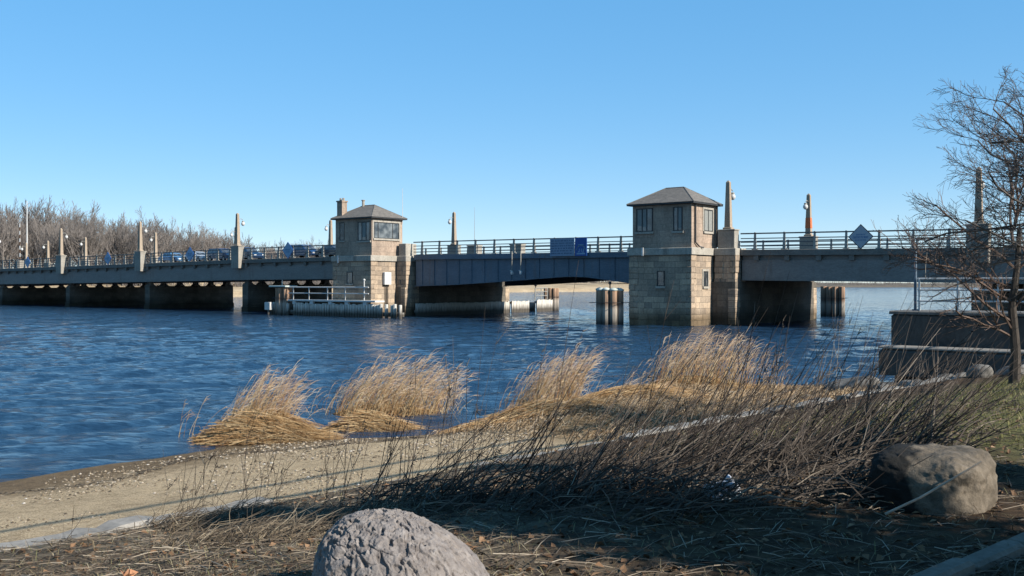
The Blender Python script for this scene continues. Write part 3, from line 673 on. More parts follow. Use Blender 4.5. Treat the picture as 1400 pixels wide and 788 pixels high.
pylon(1.75, VB, False, 'far side lamp pylon with an orange band round its shaft', True)
for u, s in ((-41.1,'far side lamp pylon seen over the lifting span railing'), (-62.5,'far side lamp pylon just left of the pylon closest to the chimneyed tower'), (-82.5,'far side lamp pylon half hidden next to the nearest tall left pylon'), (-102.7,'far side lamp pylon right of the second visible near side pylon'), (-123.4,'far side lamp pylon in front of the brown trees, left of centre'), (-136,'far side lamp pylon a little right of the tall white mast'), (-143.8,'far side lamp pylon standing just in front of the tall white mast')):
    pylon(u, VB, False, s)
for u, s in ((-37.2,'plain stone block behind the lifting span railing, nearer the chimneyed tower'), (-31.0,'plain stone block behind the lifting span railing, nearer the channel middle')):
    q = bthing('stone_block', u, VB-.9, zt(u), s, 'stone block', 'stone blocks on the far footway')
    m = MB(); m.bbox(-.8,.8,-.4,.4,0,1.35,.03); m.build('block', MT['concrete'], q)
    m = MB(); m.bbox(-.86,.86,-.46,.46,1.352,1.48,.03); m.build('cap', MT['limestone'], q)

# ---- signs on the railing
MT['signgrey'] = M('faded_sign_face', (.24,.33,.45), (.31,.40,.53), 3, .5, .05, .002)
MT['signblue'] = M('blue_sign_face', (.02,.10,.36), (.03,.13,.42), 3, .45, .05, .002)
MT['signpale'] = M('pale_blue_paint', (.28,.45,.62), (.36,.52,.68), 4, .5, .05, .002)
MT['signink'] = M('dark_blue_lettering', (.06,.12,.22), (.08,.15,.26), 6, .5, .05, .002)
MT['diamond'] = M('diamond_sign_face', (.42,.47,.53), (.52,.56,.60), 4, .5, .05, .002)
MT['ink2'] = M('blue_lettering', (.10,.20,.38), (.13,.24,.42), 6, .5, .05, .002)
t = bthing('notice_board', -14.93, 4.0, 0, 'wide faded grey notice board full of small lettering, hung on the lifting span railing', 'sign')
m = MB(); m.box(-1.31,1.31,-.03,.03,5.76,7.34); m.build('board', MT['signgrey'], t)
rng = random.Random(2); m = MB()
for r_ in range(6):
    z = 7.12-.225*r_; x = -1.18
    while x < 1.05:
        wd = rng.uniform(.10,.34); y_ = -.037
        k = x
        while k < min(x+wd, 1.18):              # letter-like strokes, too small and faded to read
            m.box(k, k+.035, y_, -.031, z-.06, z+.06); m.box(k+.036, k+.062, y_, -.031, z+rng.choice([-.06,.0,.03]), z+.06 if rng.random()<.5 else z+.045); k += .085
        x += wd+.11
m.build('lettering', MT['signink'], t)
t = bthing('emblem_sign', -12.9, 4.0, 0, 'square deep blue sign with a pale arched emblem, beside the notice board', 'sign')
m = MB(); m.box(-.62,.62,-.03,.03,5.74,7.34); m.build('board', MT['signblue'], t)
m = MB()
for k in range(14):
    a0, a1 = math.pi*k/14, math.pi*(k+1)/14
    p = lambda r, a: (r*math.cos(a)*1.1, -.036, 6.25+r*math.sin(a))
    m.poly([p(.36,a0),p(.47,a0),p(.47,a1),p(.36,a1)], [(0,1,2,3),(3,2,1,0)])
for x in (-.2,.02,.22): m.box(x,x+.07,-.036,-.031,6.1,6.38)
m.box(-.45,.45,-.036,-.031,5.88,6.0); m.box(-.3,.3,-.036,-.031,6.72,6.76); m.box(-.3,-.12,-.036,-.031,6.06,6.14); m.box(.1,.32,-.036,-.031,6.04,6.1)
m.build('emblem', MT['signpale'], t)
def diamond(u, zc, r, label, big):
    t = bthing('diamond_sign', u, 4.02, zc, label, 'sign', 'diamond signs hung on the bridge railing')
    D = lambda m, q, y0, y1: m.poly([(0,y0,-q),(q,y0,0),(0,y0,q),(-q,y0,0),(0,y1,-q),(q,y1,0),(0,y1,q),(-q,y1,0)], [(0,1,2,3),(7,6,5,4),(0,4,5,1),(1,5,6,2),(2,6,7,3),(3,7,4,0)])
    m = MB(); D(m, r, -.02, .03); m.build('border', MT['frame'] if big else MT['signblue'], t)
    m = MB(); D(m, r*.92, -.026, -.0205); m.build('face', MT['diamond'] if big else MT['signpale'], t)
    m = MB(); rng = random.Random(int(u)+100)
    for z, hw, h in ((.17,.34,.09),(-.05,.62,.14),(-.28,.44,.10)) if big else ((.05,.5,.16),(-.2,.35,.1)):
        x = -hw*r
        while x < hw*r-.04:
            m.box(x, x+.035*r*1.2, -.032, -.0265, z*r-h*r*.6, z*r+h*r*.6); m.box(x+.05*r, x+.09*r, -.032, -.0265, z*r+rng.choice([-.5,0,.3])*h*r, z*r+h*r*.6); x += .125*r
    m.build('lettering', MT['ink2'], t)
diamond(11.63, 6.72, .92, 'large pale diamond sign with dark edge, on the right hand railing', True)
diamond(-52.6, 7.05, .95, 'blue diamond sign on the railing just left of the chimneyed tower', False)
diamond(-71.3, 6.95, .9, 'blue diamond sign in front of the two blue cars', False)
diamond(-90.2, 6.7, .9, 'blue diamond sign halfway along the railing between left pylons', False)
diamond(-112.4, 6.5, .85, 'small blue diamond sign nearest the left edge', False)

# ---- masts and barrier
t = bthing('tall_mast', -145.96, VB+1.2, zt(-146), 'tall thin white mast rising above the trees near the left edge', 'mast')
m = MB(); m.tube([(0,0,-.4),(0,0,13.2)], [.16,.07], 8); m.build('pole', MT['white'], t)
m = MB(); m.lathe([(.3,-.4),(.3,.3),(.18,.4)], 8); m.build('base', MT['white'], t)
t = bthing('barrier_gate', -131.3, 12, zt(-131), 'raised striped barrier arm with pale cabinet near the left edge', 'barrier')
m = MB(); m.bbox(-.7,.7,-.4,.4,0,1.7,.05); m.build('cabinet', MT['concrete'], t)
for k in range(10):
    m = MB(); m.box(-.1-.05*k/10,.1-.05*k/10,-.05,.05,1.7+.62*k,1.7+.62*(k+1)-.003); m.build('arm_stripe', MT['white'] if k % 2 else MT['woodred'], t)
t = bthing('thin_mast', -31.9, 12, zt(-31.9), 'hair thin grey whip mast standing over the lifting span', 'mast')
m = MB(); m.tube([(0,0,0),(0,0,5.2)], [.035,.012], 5); m.build('pole', MT['rail'], t)
m = MB(); m.box(-.12,.12,-.12,.12,0,.15); m.build('foot', MT['rail'], t)

# ---- cars on the bridge
def paint(name, c):
    m, n, b = newmat(name); v = mapping(n); t_ = tex(n, 'ShaderNodeTexNoise', 1.5, 4, .5, v)
    n.links.new(ramp(n, t_.outputs[0], [(.3,[x*.85 for x in c]),(.7,c)]), b.inputs['Base Color']); b.inputs['Roughness'].default_value = .3; b.inputs['Coat Weight'].default_value = .6; return m
MT['tyre'] = M('tyre_rubber', (.015,.015,.015), (.03,.03,.03), 6, .9)
MT['rim'] = M('wheel_rim', (.35,.35,.36), (.5,.5,.5), 6, .35, metal=.7)
MT['headlamp'] = M('headlamp_lens', (.75,.75,.72), (.85,.85,.82), 6, .15, spec=.8)
MT['taillamp'] = M('taillamp_lens', (.45,.02,.02), (.55,.03,.03), 6, .2, spec=.6)
def car(u, v, label, c, suv=False, face=1):
    t = bthing('parked_car' if False else 'car', u, v, zt(u)+.012, label, 'car', 'cars crossing the bridge')
    if face < 0: t.rotation_euler = (0,0,BR+math.pi)
    pm = paint('car_paint', c); W = .88; h = 1.0 if suv else .88; H = 1.62 if suv else 1.38
    low = [(-2.25,.35),(-2.3,.7),(-2.2,h-.05),(-1.7,h),(.9,h),(1.9,h-.1),(2.25,h-.25),(2.3,.5),(2.2,.3)]
    m = MB(); n = len(low)
    pts = [(x,-W,z) for x,z in low]+[(x,W,z) for x,z in low]
    m.poly(pts, [tuple(range(n))[::-1] if False else tuple(range(n)), tuple(range(2*n-1,n-1,-1))]+[(i,i+n,(i+1)%n+n,(i+1)%n) for i in range(n)])
    cab = [(-2.1 if suv else -1.75,h),( -1.85 if suv else -1.0,H),(.25,H),(1.15,h)]
    wt = W-.2; q = [(x,-(W-.04 if z == h else wt),z+.001) for x,z in cab]+[(x,(W-.04 if z == h else wt),z+.001) for x,z in cab]
    m.poly(q, [(0,3,2,1),(4,5,6,7),(0,1,5,4),(1,2,6,5),(2,3,7,6)])
    b = fix_normals(m.build('body', pm, t))
    for s in (-1,1):
        m = MB()
        def P(fx, fz):
            xb = cab[0][0]+(cab[3][0]-cab[0][0])*fx; xt = cab[1][0]+(cab[2][0]-cab[1][0])*fx
            return (xb+(xt-xb)*fz, s*((W-.04)+(wt-W+.04)*fz+.006), h+(H-h)*fz)
        for f0, f1 in ((.08,.36),(.4,.66),(.70,.93)):
            m.poly([P(f0,.15),P(f1,.15),P(f1,.88),P(f0,.88)], [(0,1,2,3) if s < 0 else (3,2,1,0)])
        m.build('side_windows', MT['glass'], t)
        for x in (-1.4,1.4):
            m = MB(); m.tube([(x,s*(W-.18),.33),(x,s*(W+.02),.33)], .33, 14); wh = m.build('wheel', MT['tyre'], t)
            m = MB(); m.tube([(x,s*(W+.021),.33),(x,s*(W+.03),.33)], .2, 10); m.build('rim', MT['rim'], wh)
        m = MB(); m.box(2.2,2.32,s*.6-.16,s*.6+.16,h-.4,h-.24); m.build('headlight', MT['headlamp'], t)
        m = MB(); m.box(-2.33,-2.2,s*.68-.14,s*.68+.14,h-.32,h-.12); m.build('taillight', MT['taillamp'], t)
    for (i, j, nm) in ((2,3,'windscreen'),(0,1,'rear_window')):
        m = MB(); a, b_ = cab[i], cab[j]; e_ = .012*(1 if i == 2 else -1)
        L_ = lambda f: (a[0]+(b_[0]-a[0])*f+e_, a[1]+(b_[1]-a[1])*f+.006)
        pts = []
        for f, sg in ((.15,-1),(.15,1),(.88,1),(.88,-1)):
            x, z = L_(f); wd = (W-.04)+(wt-W+.04)*((z-h)/(H-h)); pts.append((x, sg*(wd-.08), z))
        m.poly(pts, [(0,1,2,3)]); m.build(nm, MT['glass'], t)
car(-80.2, 7.6, 'light blue saloon car behind the railing, leftmost of the queue', (.10,.24,.42))
car(-74.9, 7.6, 'silver blue saloon car with a bright glint behind the railing', (.40,.46,.52))
car(-69.6, 7.6, 'very dark blue estate car behind the left railing, ahead of a taller one', (.015,.035,.09), True)
car(-64.6, 7.6, 'dark navy tall van half hidden by the near side lamp pylon', (.012,.03,.07), True)
car(-54.0, 7.6, 'dark blue tall van close to the chimneyed tower', (.012,.035,.10), True)
car(-48.9, 7.6, 'blackish saloon car disappearing behind the chimneyed tower', (.02,.025,.035))
car(-134.5, 7.6, 'pale grey van behind the railing at the far left', (.45,.47,.47), True)

# ---- timber fenders, piles
def pile_row(t, u0, u1, v0, v1, z1, n, r, name='pile', mat='fender', rng=random.Random(1), skip=()):
    for i in range(n):
        if i in skip: continue
        f = (i+.5)/n; x, y = u0+(u1-u0)*f, v0+(v1-v0)*f
        m = MB(); h = z1+rng.uniform(-.09,.06); q = r*rng.uniform(.9,1.05)
        m.lathe([(q*1.05,-3.3),(q,h-.03),(q*.8,h)], 8, (x, y+rng.uniform(-.03,.03), 0)); m.build(name, MT[mat], t)
t = bthing('timber_fender', -49, -1.2, 0, 'weathered pale timber fender wall carrying a white railed walkway', 'fender')
rng = random.Random(5)
pile_row(t, 0, 19.3, 0, 0, 1.3, 52, .165, rng=rng, skip=(8,9,45,47,50))
m = MB(); m.box(0,19.2,.17,.42,.15,.55); m.box(0,19.2,.17,.42,-.7,-.3); m.build('waling', MT['fender'], t)
m = MB(); m.bbox(2.95,15.9,-.2,1.1,1.5,1.66,.02)
m.build('walkway', MT['white'], t)
for x in (3.9,6.6,9.4,11.8,14.4):
    m = MB(); m.bbox(x-.25,x+.25,-.17,.15,1.2,1.495,.03); m.build('bearer', MT['white'], t)
rl = bthing('walkway_railing', -46, -1.3, 1.66, 'white two bar railing on the timber fender walkway', 'railing')
m = MB(); m.tube([(0,0,1.28),(11.9,0,1.28)], .06, 6); m.build('rail', MT['white'], rl)
m = MB(); m.tube([(0,0,.66),(11.9,0,.66)], .055, 6); m.build('rail', MT['white'], rl)
for x in (.75,3.2,6.0,8.6,11.3):
    m = MB(); m.tube([(x,0,0),(x,0,1.95 if x > 11 else 1.3)], .055, 6)
    if x > 11: m.sphere((x,0,2.0), .12, 6)
    m.build('post', MT['white'], rl)
def dolphin(u, v, label, spots, r, top, cap=True, lamp=0):
    t = bthing('pile_cluster', u, v, 0, label, 'mooring piles', 'clusters of round timber piles')
    rng = random.Random(int(u*3))
    for x, y in spots:
        m = MB(); q = r*rng.uniform(.92,1.06); h = top+rng.uniform(-.05,.05)
        m.lathe([(q*1.1,-3.3),(q*1.03,0),(q,h)], 10, (x,y,0)); p = m.build('pile', MT['pile'], t)
        if cap:
            m = MB(); m.lathe([(q*1.12,h-.12),(q*1.14,h+.005),(q*.5,h+.1),(.02,h+.13)], 10, (x,y,0)); m.build('pile_cap', MT['cap'], p, True)
    xs_ = [s[0] for s in spots]; ys_ = [s[1] for s in spots]
    for z in (top*.62,):
        m = MB(); m.tube([(min(xs_)-r,min(ys_)-r-.02,z),(max(xs_)+r,min(ys_)-r-.02,z)], .03, 5); m.tube([(max(xs_)+r+.02,min(ys_)-r,z),(max(xs_)+r+.02,max(ys_)+r,z)], .03, 5); m.build('iron_band', MT['iron'], t)
    if lamp:
        m = MB(); m.tube([(.1,0,top),(.1,0,top+.45)], .05, 6); m.sphere((.1,0,top+.5), .14, 6); m.build('marker_lamp', MT['iron'], t)
MT['cap'] = M('pale_green_pile_cap', (.48,.56,.50), (.66,.70,.65), 4, .7, .2, .01)
dolphin(-7.2, -.4, 'round brown timber pile cluster in front of the channel, left of the pyramid roofed tower', [(-.98,.1),(-.42,-.5),(.12,-.62),(.68,-.4),(.95,.15),(.5,.6),(-.1,.65),(-.65,.5)], .29, 2.85, True, 1)
dolphin(-47.1, -1.0, 'reddish pile cluster with white cap at the left end of the timber fender', [(-.8,-.1),(-.15,-.3),(.55,-.2),(.3,.5),(-.5,.5)], .33, 2.9, False)
t = bthing('cap_board', -47.1, -1.0, 2.95, 'pale flat board laid across the reddish pile cluster', 'board')
m = MB(); m.bbox(-1.6,1.1,-.75,.9,.0,.16,.03); m.tube([(-.3,0,.15),(-.3,0,.75)], .05, 6); m.build('board', MT['cap'], t)
t = bthing('fender_box', -48.7, -1.75, 0, 'pale square timber block on the left end of the fender', 'block')
m = MB(); m.bbox(-.45,.45,-.2,.2,.55,1.35,.03); m.build('block', MT['white'], t)
m = MB(); m.lathe([(.14,-3),(.12,.545)], 8); m.build('post', MT['pile'], t)
dolphin(.2, 29.5, 'dark timber pile cluster standing beyond the right hand pier', [(-.95,0),(-.35,-.15),(.25,-.1),(.9,0),(.5,.5),(-.4,.5)], .3, 3.0, False)
t = bthing('timber_fender', -33.3, 4.6, 0, 'dark timber fender wall along the foot of the stone pier under the lifting span', 'fender')
for i in range(58):
    m = MB(); y = i*.262; m.box(-.2, rng.uniform(-.02,.02), y+.008, y+.254, -3.2, 1.28+rng.uniform(-.07,.04)); m.build('plank', MT['fender'], t)
m = MB(); m.box(-.34,-.204,0,15.2,.3,.6); m.build('waling', MT['fender'], t)
for k, (v0, v1, lab) in enumerate(((20.6,23.9,'sunlit pale timber fender beyond the channel, with nothing on top'),(25.4,29.4,'sunlit pale timber fender beyond the channel, carrying railings and piles'))):
    t = bthing('timber_fender', -33.6, v0, 0, lab, 'fender'); L_ = v1-v0; n = int(L_/.27)
    for i in range(n):
        m = MB(); y = i*.27; m.box(-.1, rng.uniform(.0,.04), y+.008, y+.262, -3.2, 1.3+.1*k+rng.uniform(-.07,.05)); m.build('plank', MT['fender'], t)
    m = MB(); m.box(-.4,-.104,0,L_,1.0,1.25); m.box(-3.0,-.41,0,.2,-3.2,1.1); m.build('waling', MT['fender'], t)
dolphin(-34.0, 28.7, 'small dark red pile cluster beyond the channel, on the railed fender', [(-.5,-.3),(0,-.1),(.45,.1),(.4,.7),(-.2,.6)], .26, 2.75, False)
t = bthing('walkway_railing', -33.8, 25.3, 1.42, 'short grey railing frame on the fender beyond the channel', 'railing')
for z in (.45,.95,1.35):
    m = MB(); m.tube([(0,0,z),(0,2.4,z)], .05, 6); m.build('rail', MT['rail'], t)
for y in (0,1.2,2.4):
    m = MB(); m.tube([(0,y,0),(0,y,1.38)], .06, 6); m.build('post', MT['rail'], t)
m = MB(); m.sphere((0,.1,1.7), .17, 6); m.tube([(0,.1,1.35),(0,.1,1.6)], .05, 5); m.build('marker_lamp', MT['iron'], t)

# ------------------------------------------------------------------ the far left wood: bare trees, each its own trunk and crown
def grow(mb, p, d, L, r, lvl, maxl, rng, up=.12, wob=.16, kids=4, ang=(.45,.95), ratio=(.5,.75), seg=5, start=.25, rmin=.004, bias=None):
    d = d.normalized(); pts = [p.copy()]; rad = [r]; q = p.copy(); e = r*(.5 if lvl < maxl else .25)
    for i in range(seg):
        d = (d + Vector((rng.gauss(0,wob),rng.gauss(0,wob),rng.gauss(0,wob)+up*.3)) + (bias*.06 if bias is not None else Vector((0,0,0)))).normalized()
        q = q + d*(L/seg); pts.append(q.copy()); rad.append(max(rmin, r+(e-r)*(i+1)/seg))
        if lvl < maxl and (i+1)/seg >= start:
            n = kids/seg/(1-start)*(1.0); n = int(n)+(rng.random() < n-int(n))
            for _ in range(n):
                a = rng.uniform(*ang); az = rng.uniform(0, 6.283)
                u1 = d.orthogonal().normalized(); u2 = d.cross(u1)
                cd = d*math.cos(a)+(u1*math.cos(az)+u2*math.sin(az))*math.sin(a); cd.z += up
                f = 1-.45*(i/seg)
                grow(mb, q.copy(), cd, L*rng.uniform(*ratio)*f, max(rmin, rad[-1]*rng.uniform(.5,.7)), lvl+1, maxl, rng, up, wob, kids, ang, ratio, max(3,seg-1) if lvl else seg, start, rmin, bias)
    mb.tube(pts, rad, 6 if lvl == 0 else (5 if lvl == 1 else 3), cap=False)
MT['barkfar'] = M('grey_brown_bark', (.15,.13,.115), (.25,.22,.195), 1.5, .95, .3, .02, (1,1,.4))
MT['twigfar'] = M('brown_twigs', (.165,.145,.13), (.28,.245,.22), .3, .95, .1, .02)
protos = []
for k in range(6):
    rng = random.Random(40+k); r0 = empty('bare_tree', (0,0,0), 0, 'bare grey brown winter tree in the wood on the far left shore', 'tree', 'bare trees on the far left shore')
    m = MB(); h = 7.5+k*.4
    m.tube([(0,0,-1),(rng.uniform(-.1,.1),0,h*.3),(rng.uniform(-.3,.3),rng.uniform(-.3,.3),h*.62),(rng.uniform(-.3,.3),rng.uniform(-.4,.4),h)], [.3,.23,.18,.12], 6); m.build('trunk', MT['barkfar'], r0)
    top = Vector(m.v[-1]); c = MB()
    for i in range(9):
        z = h*(.28+.72*i/8); az = rng.uniform(0,6.28); el = rng.uniform(.7,1.25)
        grow(c, Vector((0,0,z)), Vector((math.cos(az)*math.cos(el),math.sin(az)*math.cos(el),math.sin(el))), (15.5-z*.75)*rng.uniform(.5,.75), .11, 1, 3, rng, .25, .13, 6.5, (.35,.8), (.42,.68), 5, .15, .030)
    c.build('crown', MT['twigfar'], r0); protos.append(r0)
rng = random.Random(77); used = [False]*6
def far_tree(x, y, z, s):
    k = rng.randrange(6)
    if used[k]: o = copy_tree(protos[k])
    else: o = protos[k]; used[k] = True
    o.location = (x, y, z); o.scale = (s*rng.uniform(.9,1.2), s*rng.uniform(.9,1.2), s); o.rotation_euler = (0,0,rng.uniform(0,6.28))
def tree_top(px): return float(np.interp(px, [-150,-40,20,60,100,140,165,200,225,245,270,300,330,360,400,440,470], [268,270,274,276,284,296,296,291,300,312,312,308,316,322,323,322,330]))
for row, (dist, n, h0) in enumerate(((258,46,1.0),(276,44,1.02),(300,36,1.05),(335,30,1.0))):
    for i in range(n):
        px = -140+620*(i+rng.uniform(.1,.9))/n
        dd = dist*(1+max(0,px-150)/900)+rng.uniform(-7,7)
        x = (px-700)/1367*dd; top = 3.3+(388-tree_top(px))/1367*dd; z = 2.6+row*.5
        hh = (top-z)*(rng.uniform(.78,1.1) if px < 320 else rng.uniform(.72,1.0))
        if hh > 3: far_tree(x, dd, z, hh/17.2)
for k in range(6):
    if not used[k]: far_tree(-150, 270, 3, .9)
# undergrowth beneath the wood and on the marsh edge
def scrub(name, pts, n, h, mat, seed, label):
    rng = random.Random(seed); m = MB()
    for i in range(n):
        f = rng.random()*(len(pts)-1); k = int(f); f -= k
        x = pts[k][0]+(pts[k+1][0]-pts[k][0])*f+rng.gauss(0,3); y = pts[k][1]+(pts[k+1][1]-pts[k][1])*f+rng.uniform(-6,14); z = pts[k][2]
        for _ in range(5):
            a = rng.uniform(0,6.28); l = h*rng.uniform(.4,1.1)
            m.tube([(x,y,z),(x+math.cos(a)*l*.3,y+math.sin(a)*l*.3,z+l*.6),(x+math.cos(a)*l*.55+rng.gauss(0,.2),y+math.sin(a)*l*.5,z+l)], [.06,.045,.02], 3, False)
    o = m.build(name, mat); tag(o, None, None, None, 'stuff'); return o
scrub('undergrowth', [(-260,255,1.5),(-150,245,1.8),(-66,268,2),(-50,315,2)], 900, 4.2, MT['twigfar'], 3, '')
scrub('marsh_scrub', [(12,430,3.6),(40,452,4.2),(62,480,4.3)], 420, 3.2, MT['twigfar'], 4, '')
scrub('shore_scrub', [(180,925,2),(330,915,2.4),(520,910,2.4)], 500, 5.5, MT['twigfar'], 6, '')

# ------------------------------------------------------------------ the bank: cap of the old bulkhead, seawall, rubble
def along(s, d): p = P0+TD*s+TN*d; return float(p[0]), float(p[1])
TDA = math.atan2(.72, .694)
MT['cap_conc'] = M('cap_concrete', (.24,.22,.19), (.42,.385,.335), 1.6, .92, .5, .015, fine=14)
t = empty('bulkhead_cap', (*along(-9,0), .0), TDA, 'long straight pale concrete bulkhead cap between the beach and the brown bank', 'retaining wall')
rng = random.Random(9); s_ = -0.0
while s_ < 29:
    L_ = rng.uniform(2.2,3.4); m = MB(); q = rng.uniform(-.03,.03); sink = 0 if s_ < 9 else rng.choice([0,.05,.07,.10])
    n = 22; X0 = [s_+.008+(L_-.016)*i/n for i in range(n+1)]
    o = len(m.v)
    for i, x in enumerate(X0):
        w0 = -.14+q+rng.uniform(-.04,.04); w1 = .16+q+rng.uniform(-.045,.045); z = .97-sink+rng.uniform(-.03,.018)
        m.v += [(x,w0,.3),(x,w0,z-.03),(x,w0+.03,z),(x,w1-.03,z),(x,w1,z-.03),(x,w1,.3)]
    for i in range(n):
        for j in range(6): m.f.append([o+i*6+j,o+(i+1)*6+j,o+(i+1)*6+(j+1)%6,o+i*6+(j+1)%6]); m.m.append(0)
    m.f.append([o+j for j in range(6)]); m.m.append(0); m.f.append([o+n*6+j for j in range(6)][::-1]); m.m.append(0)
    fix_normals(m.build('cap_length', MT['cap_conc'], t)); s_ += L_
SW = (10.95, 28.9)
MT['rubble'] = M('grey_rubble', (.13,.12,.105), (.28,.26,.23), 2.5, .95, .5, .02, fine=12)
MT['seawall'] = M('stained_seawall', (.06,.055,.05), (.14,.13,.115), .8, .95, .6, .03, (1,1,.6), fine=9)
t = empty('seawall', (SW[0], SW[1], 0), BR, 'dark stained concrete seawall with a pale edged ledge at the right', 'wall')
m = MB(); m.bbox(0,16,0,1.6,1.42,2.42,.05); m.build('upper_wall', MT['seawall'], t)
m = MB(); m.bbox(-.05,16,-.03,1.7,2.422,2.52,.03); m.build('coping', MT['rubble'], t)
m = MB(); m.bbox(-.1,16,-.85,1.7,.72,1.47,.09); m.build('ledge', MT['seawall'], t)
m = MB(); m.bbox(-.09,16,-.84,-.05,1.472,1.54,.03); m.build('ledge_edge', MT['cap_conc'], t)
m = MB(); m.box(.2,16,-.25,1.65,-3.2,.718); m.build('foundation', MT['seawall'], t)
t2 = empty('broken_slab', (SW[0]-.5, SW[1]-1.5, .38), BR+.06, 'flat dark concrete slab jutting left from the foot of the seawall', 'slab')
m = MB(); m.bbox(-1.1,4.2,-.9,.6,0,.16,.03); m.build('slab', MT['seawall'], t2)
t2 = empty('pipe_railing', (*[(Vector((SW[0],SW[1],0))+Matrix.Rotation(BR,3,'Z')@Vector((.6,.5,0)))[i] for i in (0,1)], 2.52), BR, 'white pipe railing on top of the dark seawall', 'railing')
for z in (.28,.60,.92):
    m = MB(); m.tube([(0,0,z),(15,0,z)], .026, 6); m.build('rail', MT['white'], t2)
x = .05
while x < 15:
    m = MB(); m.tube([(x,0,0),(x,0,.94)], .03, 6); m.build('post', MT['white'], t2); x += 1.05
t2 = empty('pipe_post', (SW[0]+.75, SW[1]+.1, 2.52), 0, 'thin blue grey upright pipe standing on the seawall end', 'post')
m = MB(); m.tube([(0,0,0),(0,0,1.75)], .045, 8); m.lathe([(.1,0),(.1,.04)],8); m.build('pipe', MT['bascule'], t2)

# irregular stones
def stone_mesh(name, mat, rx, ry, rz, seed, power=.6, amp=.12, freq=1.6, res=(40,26), fine=.03):
    th = np.linspace(0, 2*np.pi, res[0], endpoint=False); ph = np.linspace(-np.pi/2, np.pi/2, res[1])
    T, Ph = np.meshgrid(th, ph); sg = lambda v, p: np.sign(v)*np.abs(v)**p
    X = sg(np.cos(Ph),power)*sg(np.cos(T),power); Y = sg(np.cos(Ph),power)*sg(np.sin(T),power); Z = sg(np.sin(Ph),power)
    nz = 1+amp*fbm(X*freq+seed,Y*freq,Z*freq+seed*.7,3)+fine*fbm(X*6,Y*6+seed,Z*6,3)
    X, Y, Z = X*rx*nz, Y*ry*nz, Z*rz*nz
    v = [tuple(p) for p in np.stack([X,Y,Z],-1).reshape(-1,3)]; f = []
    n = res[0]
    for i in range(res[1]-1):
        for j in range(n): f.append((i*n+j,i*n+(j+1)%n,(i+1)*n+(j+1)%n,(i+1)*n+j))
    me = bpy.data.meshes.new(name); me.from_pydata(v, [], f); me.materials.append(mat)
    me.polygons.foreach_set('use_smooth', [True]*len(f)); me.update()
    o = bpy.data.objects.new(name, me); col.objects.link(o); return o
rng = random.Random(21)
rb = [stone_mesh('rubble_stone', MT['rubble'], 1, .8, .55, 3+k, .7, .22, 1.3) for k in range(4)]
spots = [(x_, y_) for x_, y_ in [(9.6,25.9),(10.5,26.5),(11.3,26.0),(12.1,26.4),(12.9,25.6),(13.6,25.9),(11.8,25.2),(14.2,25.0),(10.2,25.0),(12.6,24.7),(9.2,27.2),(13.4,24.4)]]
for i, (x, y) in enumerate(spots):
    o = rb[i] if i < 4 else rb[i % 4].copy()
    if i >= 4: col.objects.link(o)
    s = rng.uniform(.26,.55); o.scale = (s*1.5, s, s); o.rotation_euler = (rng.uniform(-.2,.2), rng.uniform(-.2,.2), rng.uniform(0,3))
    o.location = (x, y, hz(x,y)+s*.12); tag(o, 'grey rubble stone at the foot of the dark seawall', 'stone', 'rubble stones below the seawall')
for i, (s_, d_, sz, lab) in enumerate([(14.6,.5,.34,'pale broken concrete lump beside the cap, nearest the middle reed mound'),(16.2,.45,.42,'larger pale broken concrete lump beside the cap behind the brush'),(19.6,.35,.36,'pale broken concrete lump on the cap left of the seawall'),(22.4,.2,.5,'flat pale broken concrete piece where the cap meets the lawn'),(10.6,.6,.2,'small pale concrete lump on the sand beside the cap')]):
    x, y = along(s_, d_); o = stone_mesh('concrete_lump', MT['cap_conc'], sz*1.3, sz*.8, sz*.4, 30+i, .6, .25, 1.5)
    o.location = (x, y, hz(x,y)+sz*.15); o.rotation_euler = (.1, -.1, TDA+rng.uniform(-.3,.3)); tag(o, lab, 'concrete lump')

# the two big rocks
def bark_rock_mat():
    m, n, b = newmat('fissured_grey_rock'); v = mapping(n)
    w1 = tex(n, 'ShaderNodeTexNoise', 2.2, 5, .6, v)
    t = tex(n, 'ShaderNodeTexNoise', 16, 8, .7, v); t2 = tex(n, 'ShaderNodeTexNoise', 3, 4, .6, v)
    c = ramp(n, t.outputs[0], [(.3,(.11,.097,.09)),(.5,(.17,.152,.14)),(.68,(.235,.215,.20)),(.8,(.16,.155,.12))])
    c = mix(n, .5, c, ramp(n, t2.outputs[0], [(.35,(.8,.78,.78)),(.65,(1.15,1.08,1.0))]), 'MULTIPLY')
    sk = tex(n, 'ShaderNodeTexNoise', 1, 5, .6, mapping(n, (22,22,5), (0,.45,0)))
    c = mix(n, .8, c, ramp(n, sk.outputs[0], [(.30,(.45,.43,.42)),(.42,(1,1,1)),(.6,(1,1,1)),(.72,(1.25,1.2,1.15))]), 'MULTIPLY')
    n.links.new(c, b.inputs['Base Color']); b.inputs['Roughness'].default_value = .95; b.inputs['Specular IOR Level'].default_value = .15
    bump(n, b, t.outputs[0], .8, .02); return m
def ridged(x, y, z, o=4):
    r = 0; a = 1; tt = 0
    for i in range(o):
        r = r+a*(1-np.abs(vnoise(np.asarray(x)*2**i+13*i,np.asarray(y)*2**i+5*i,np.asarray(z)*2**i)))**3; tt += a; a *= .55
    return r/tt
nth, nph = 600, 320
th = np.linspace(0, 2*np.pi, nth, endpoint=False); ph = np.linspace(-.35, np.pi/2, nph)
T, Ph = np.meshgrid(th, ph)
cx, cy, cz = np.cos(Ph)*np.cos(T), np.cos(Ph)*np.sin(T), np.sin(Ph)
cr = np.abs(cx)**2.3+np.abs(cy)**2.3+np.abs(cz)**2.0; k_ = 1/cr**(1/2.2)
X, Y, Z = cx*k_*.51, cy*k_*.45, cz*k_*.60
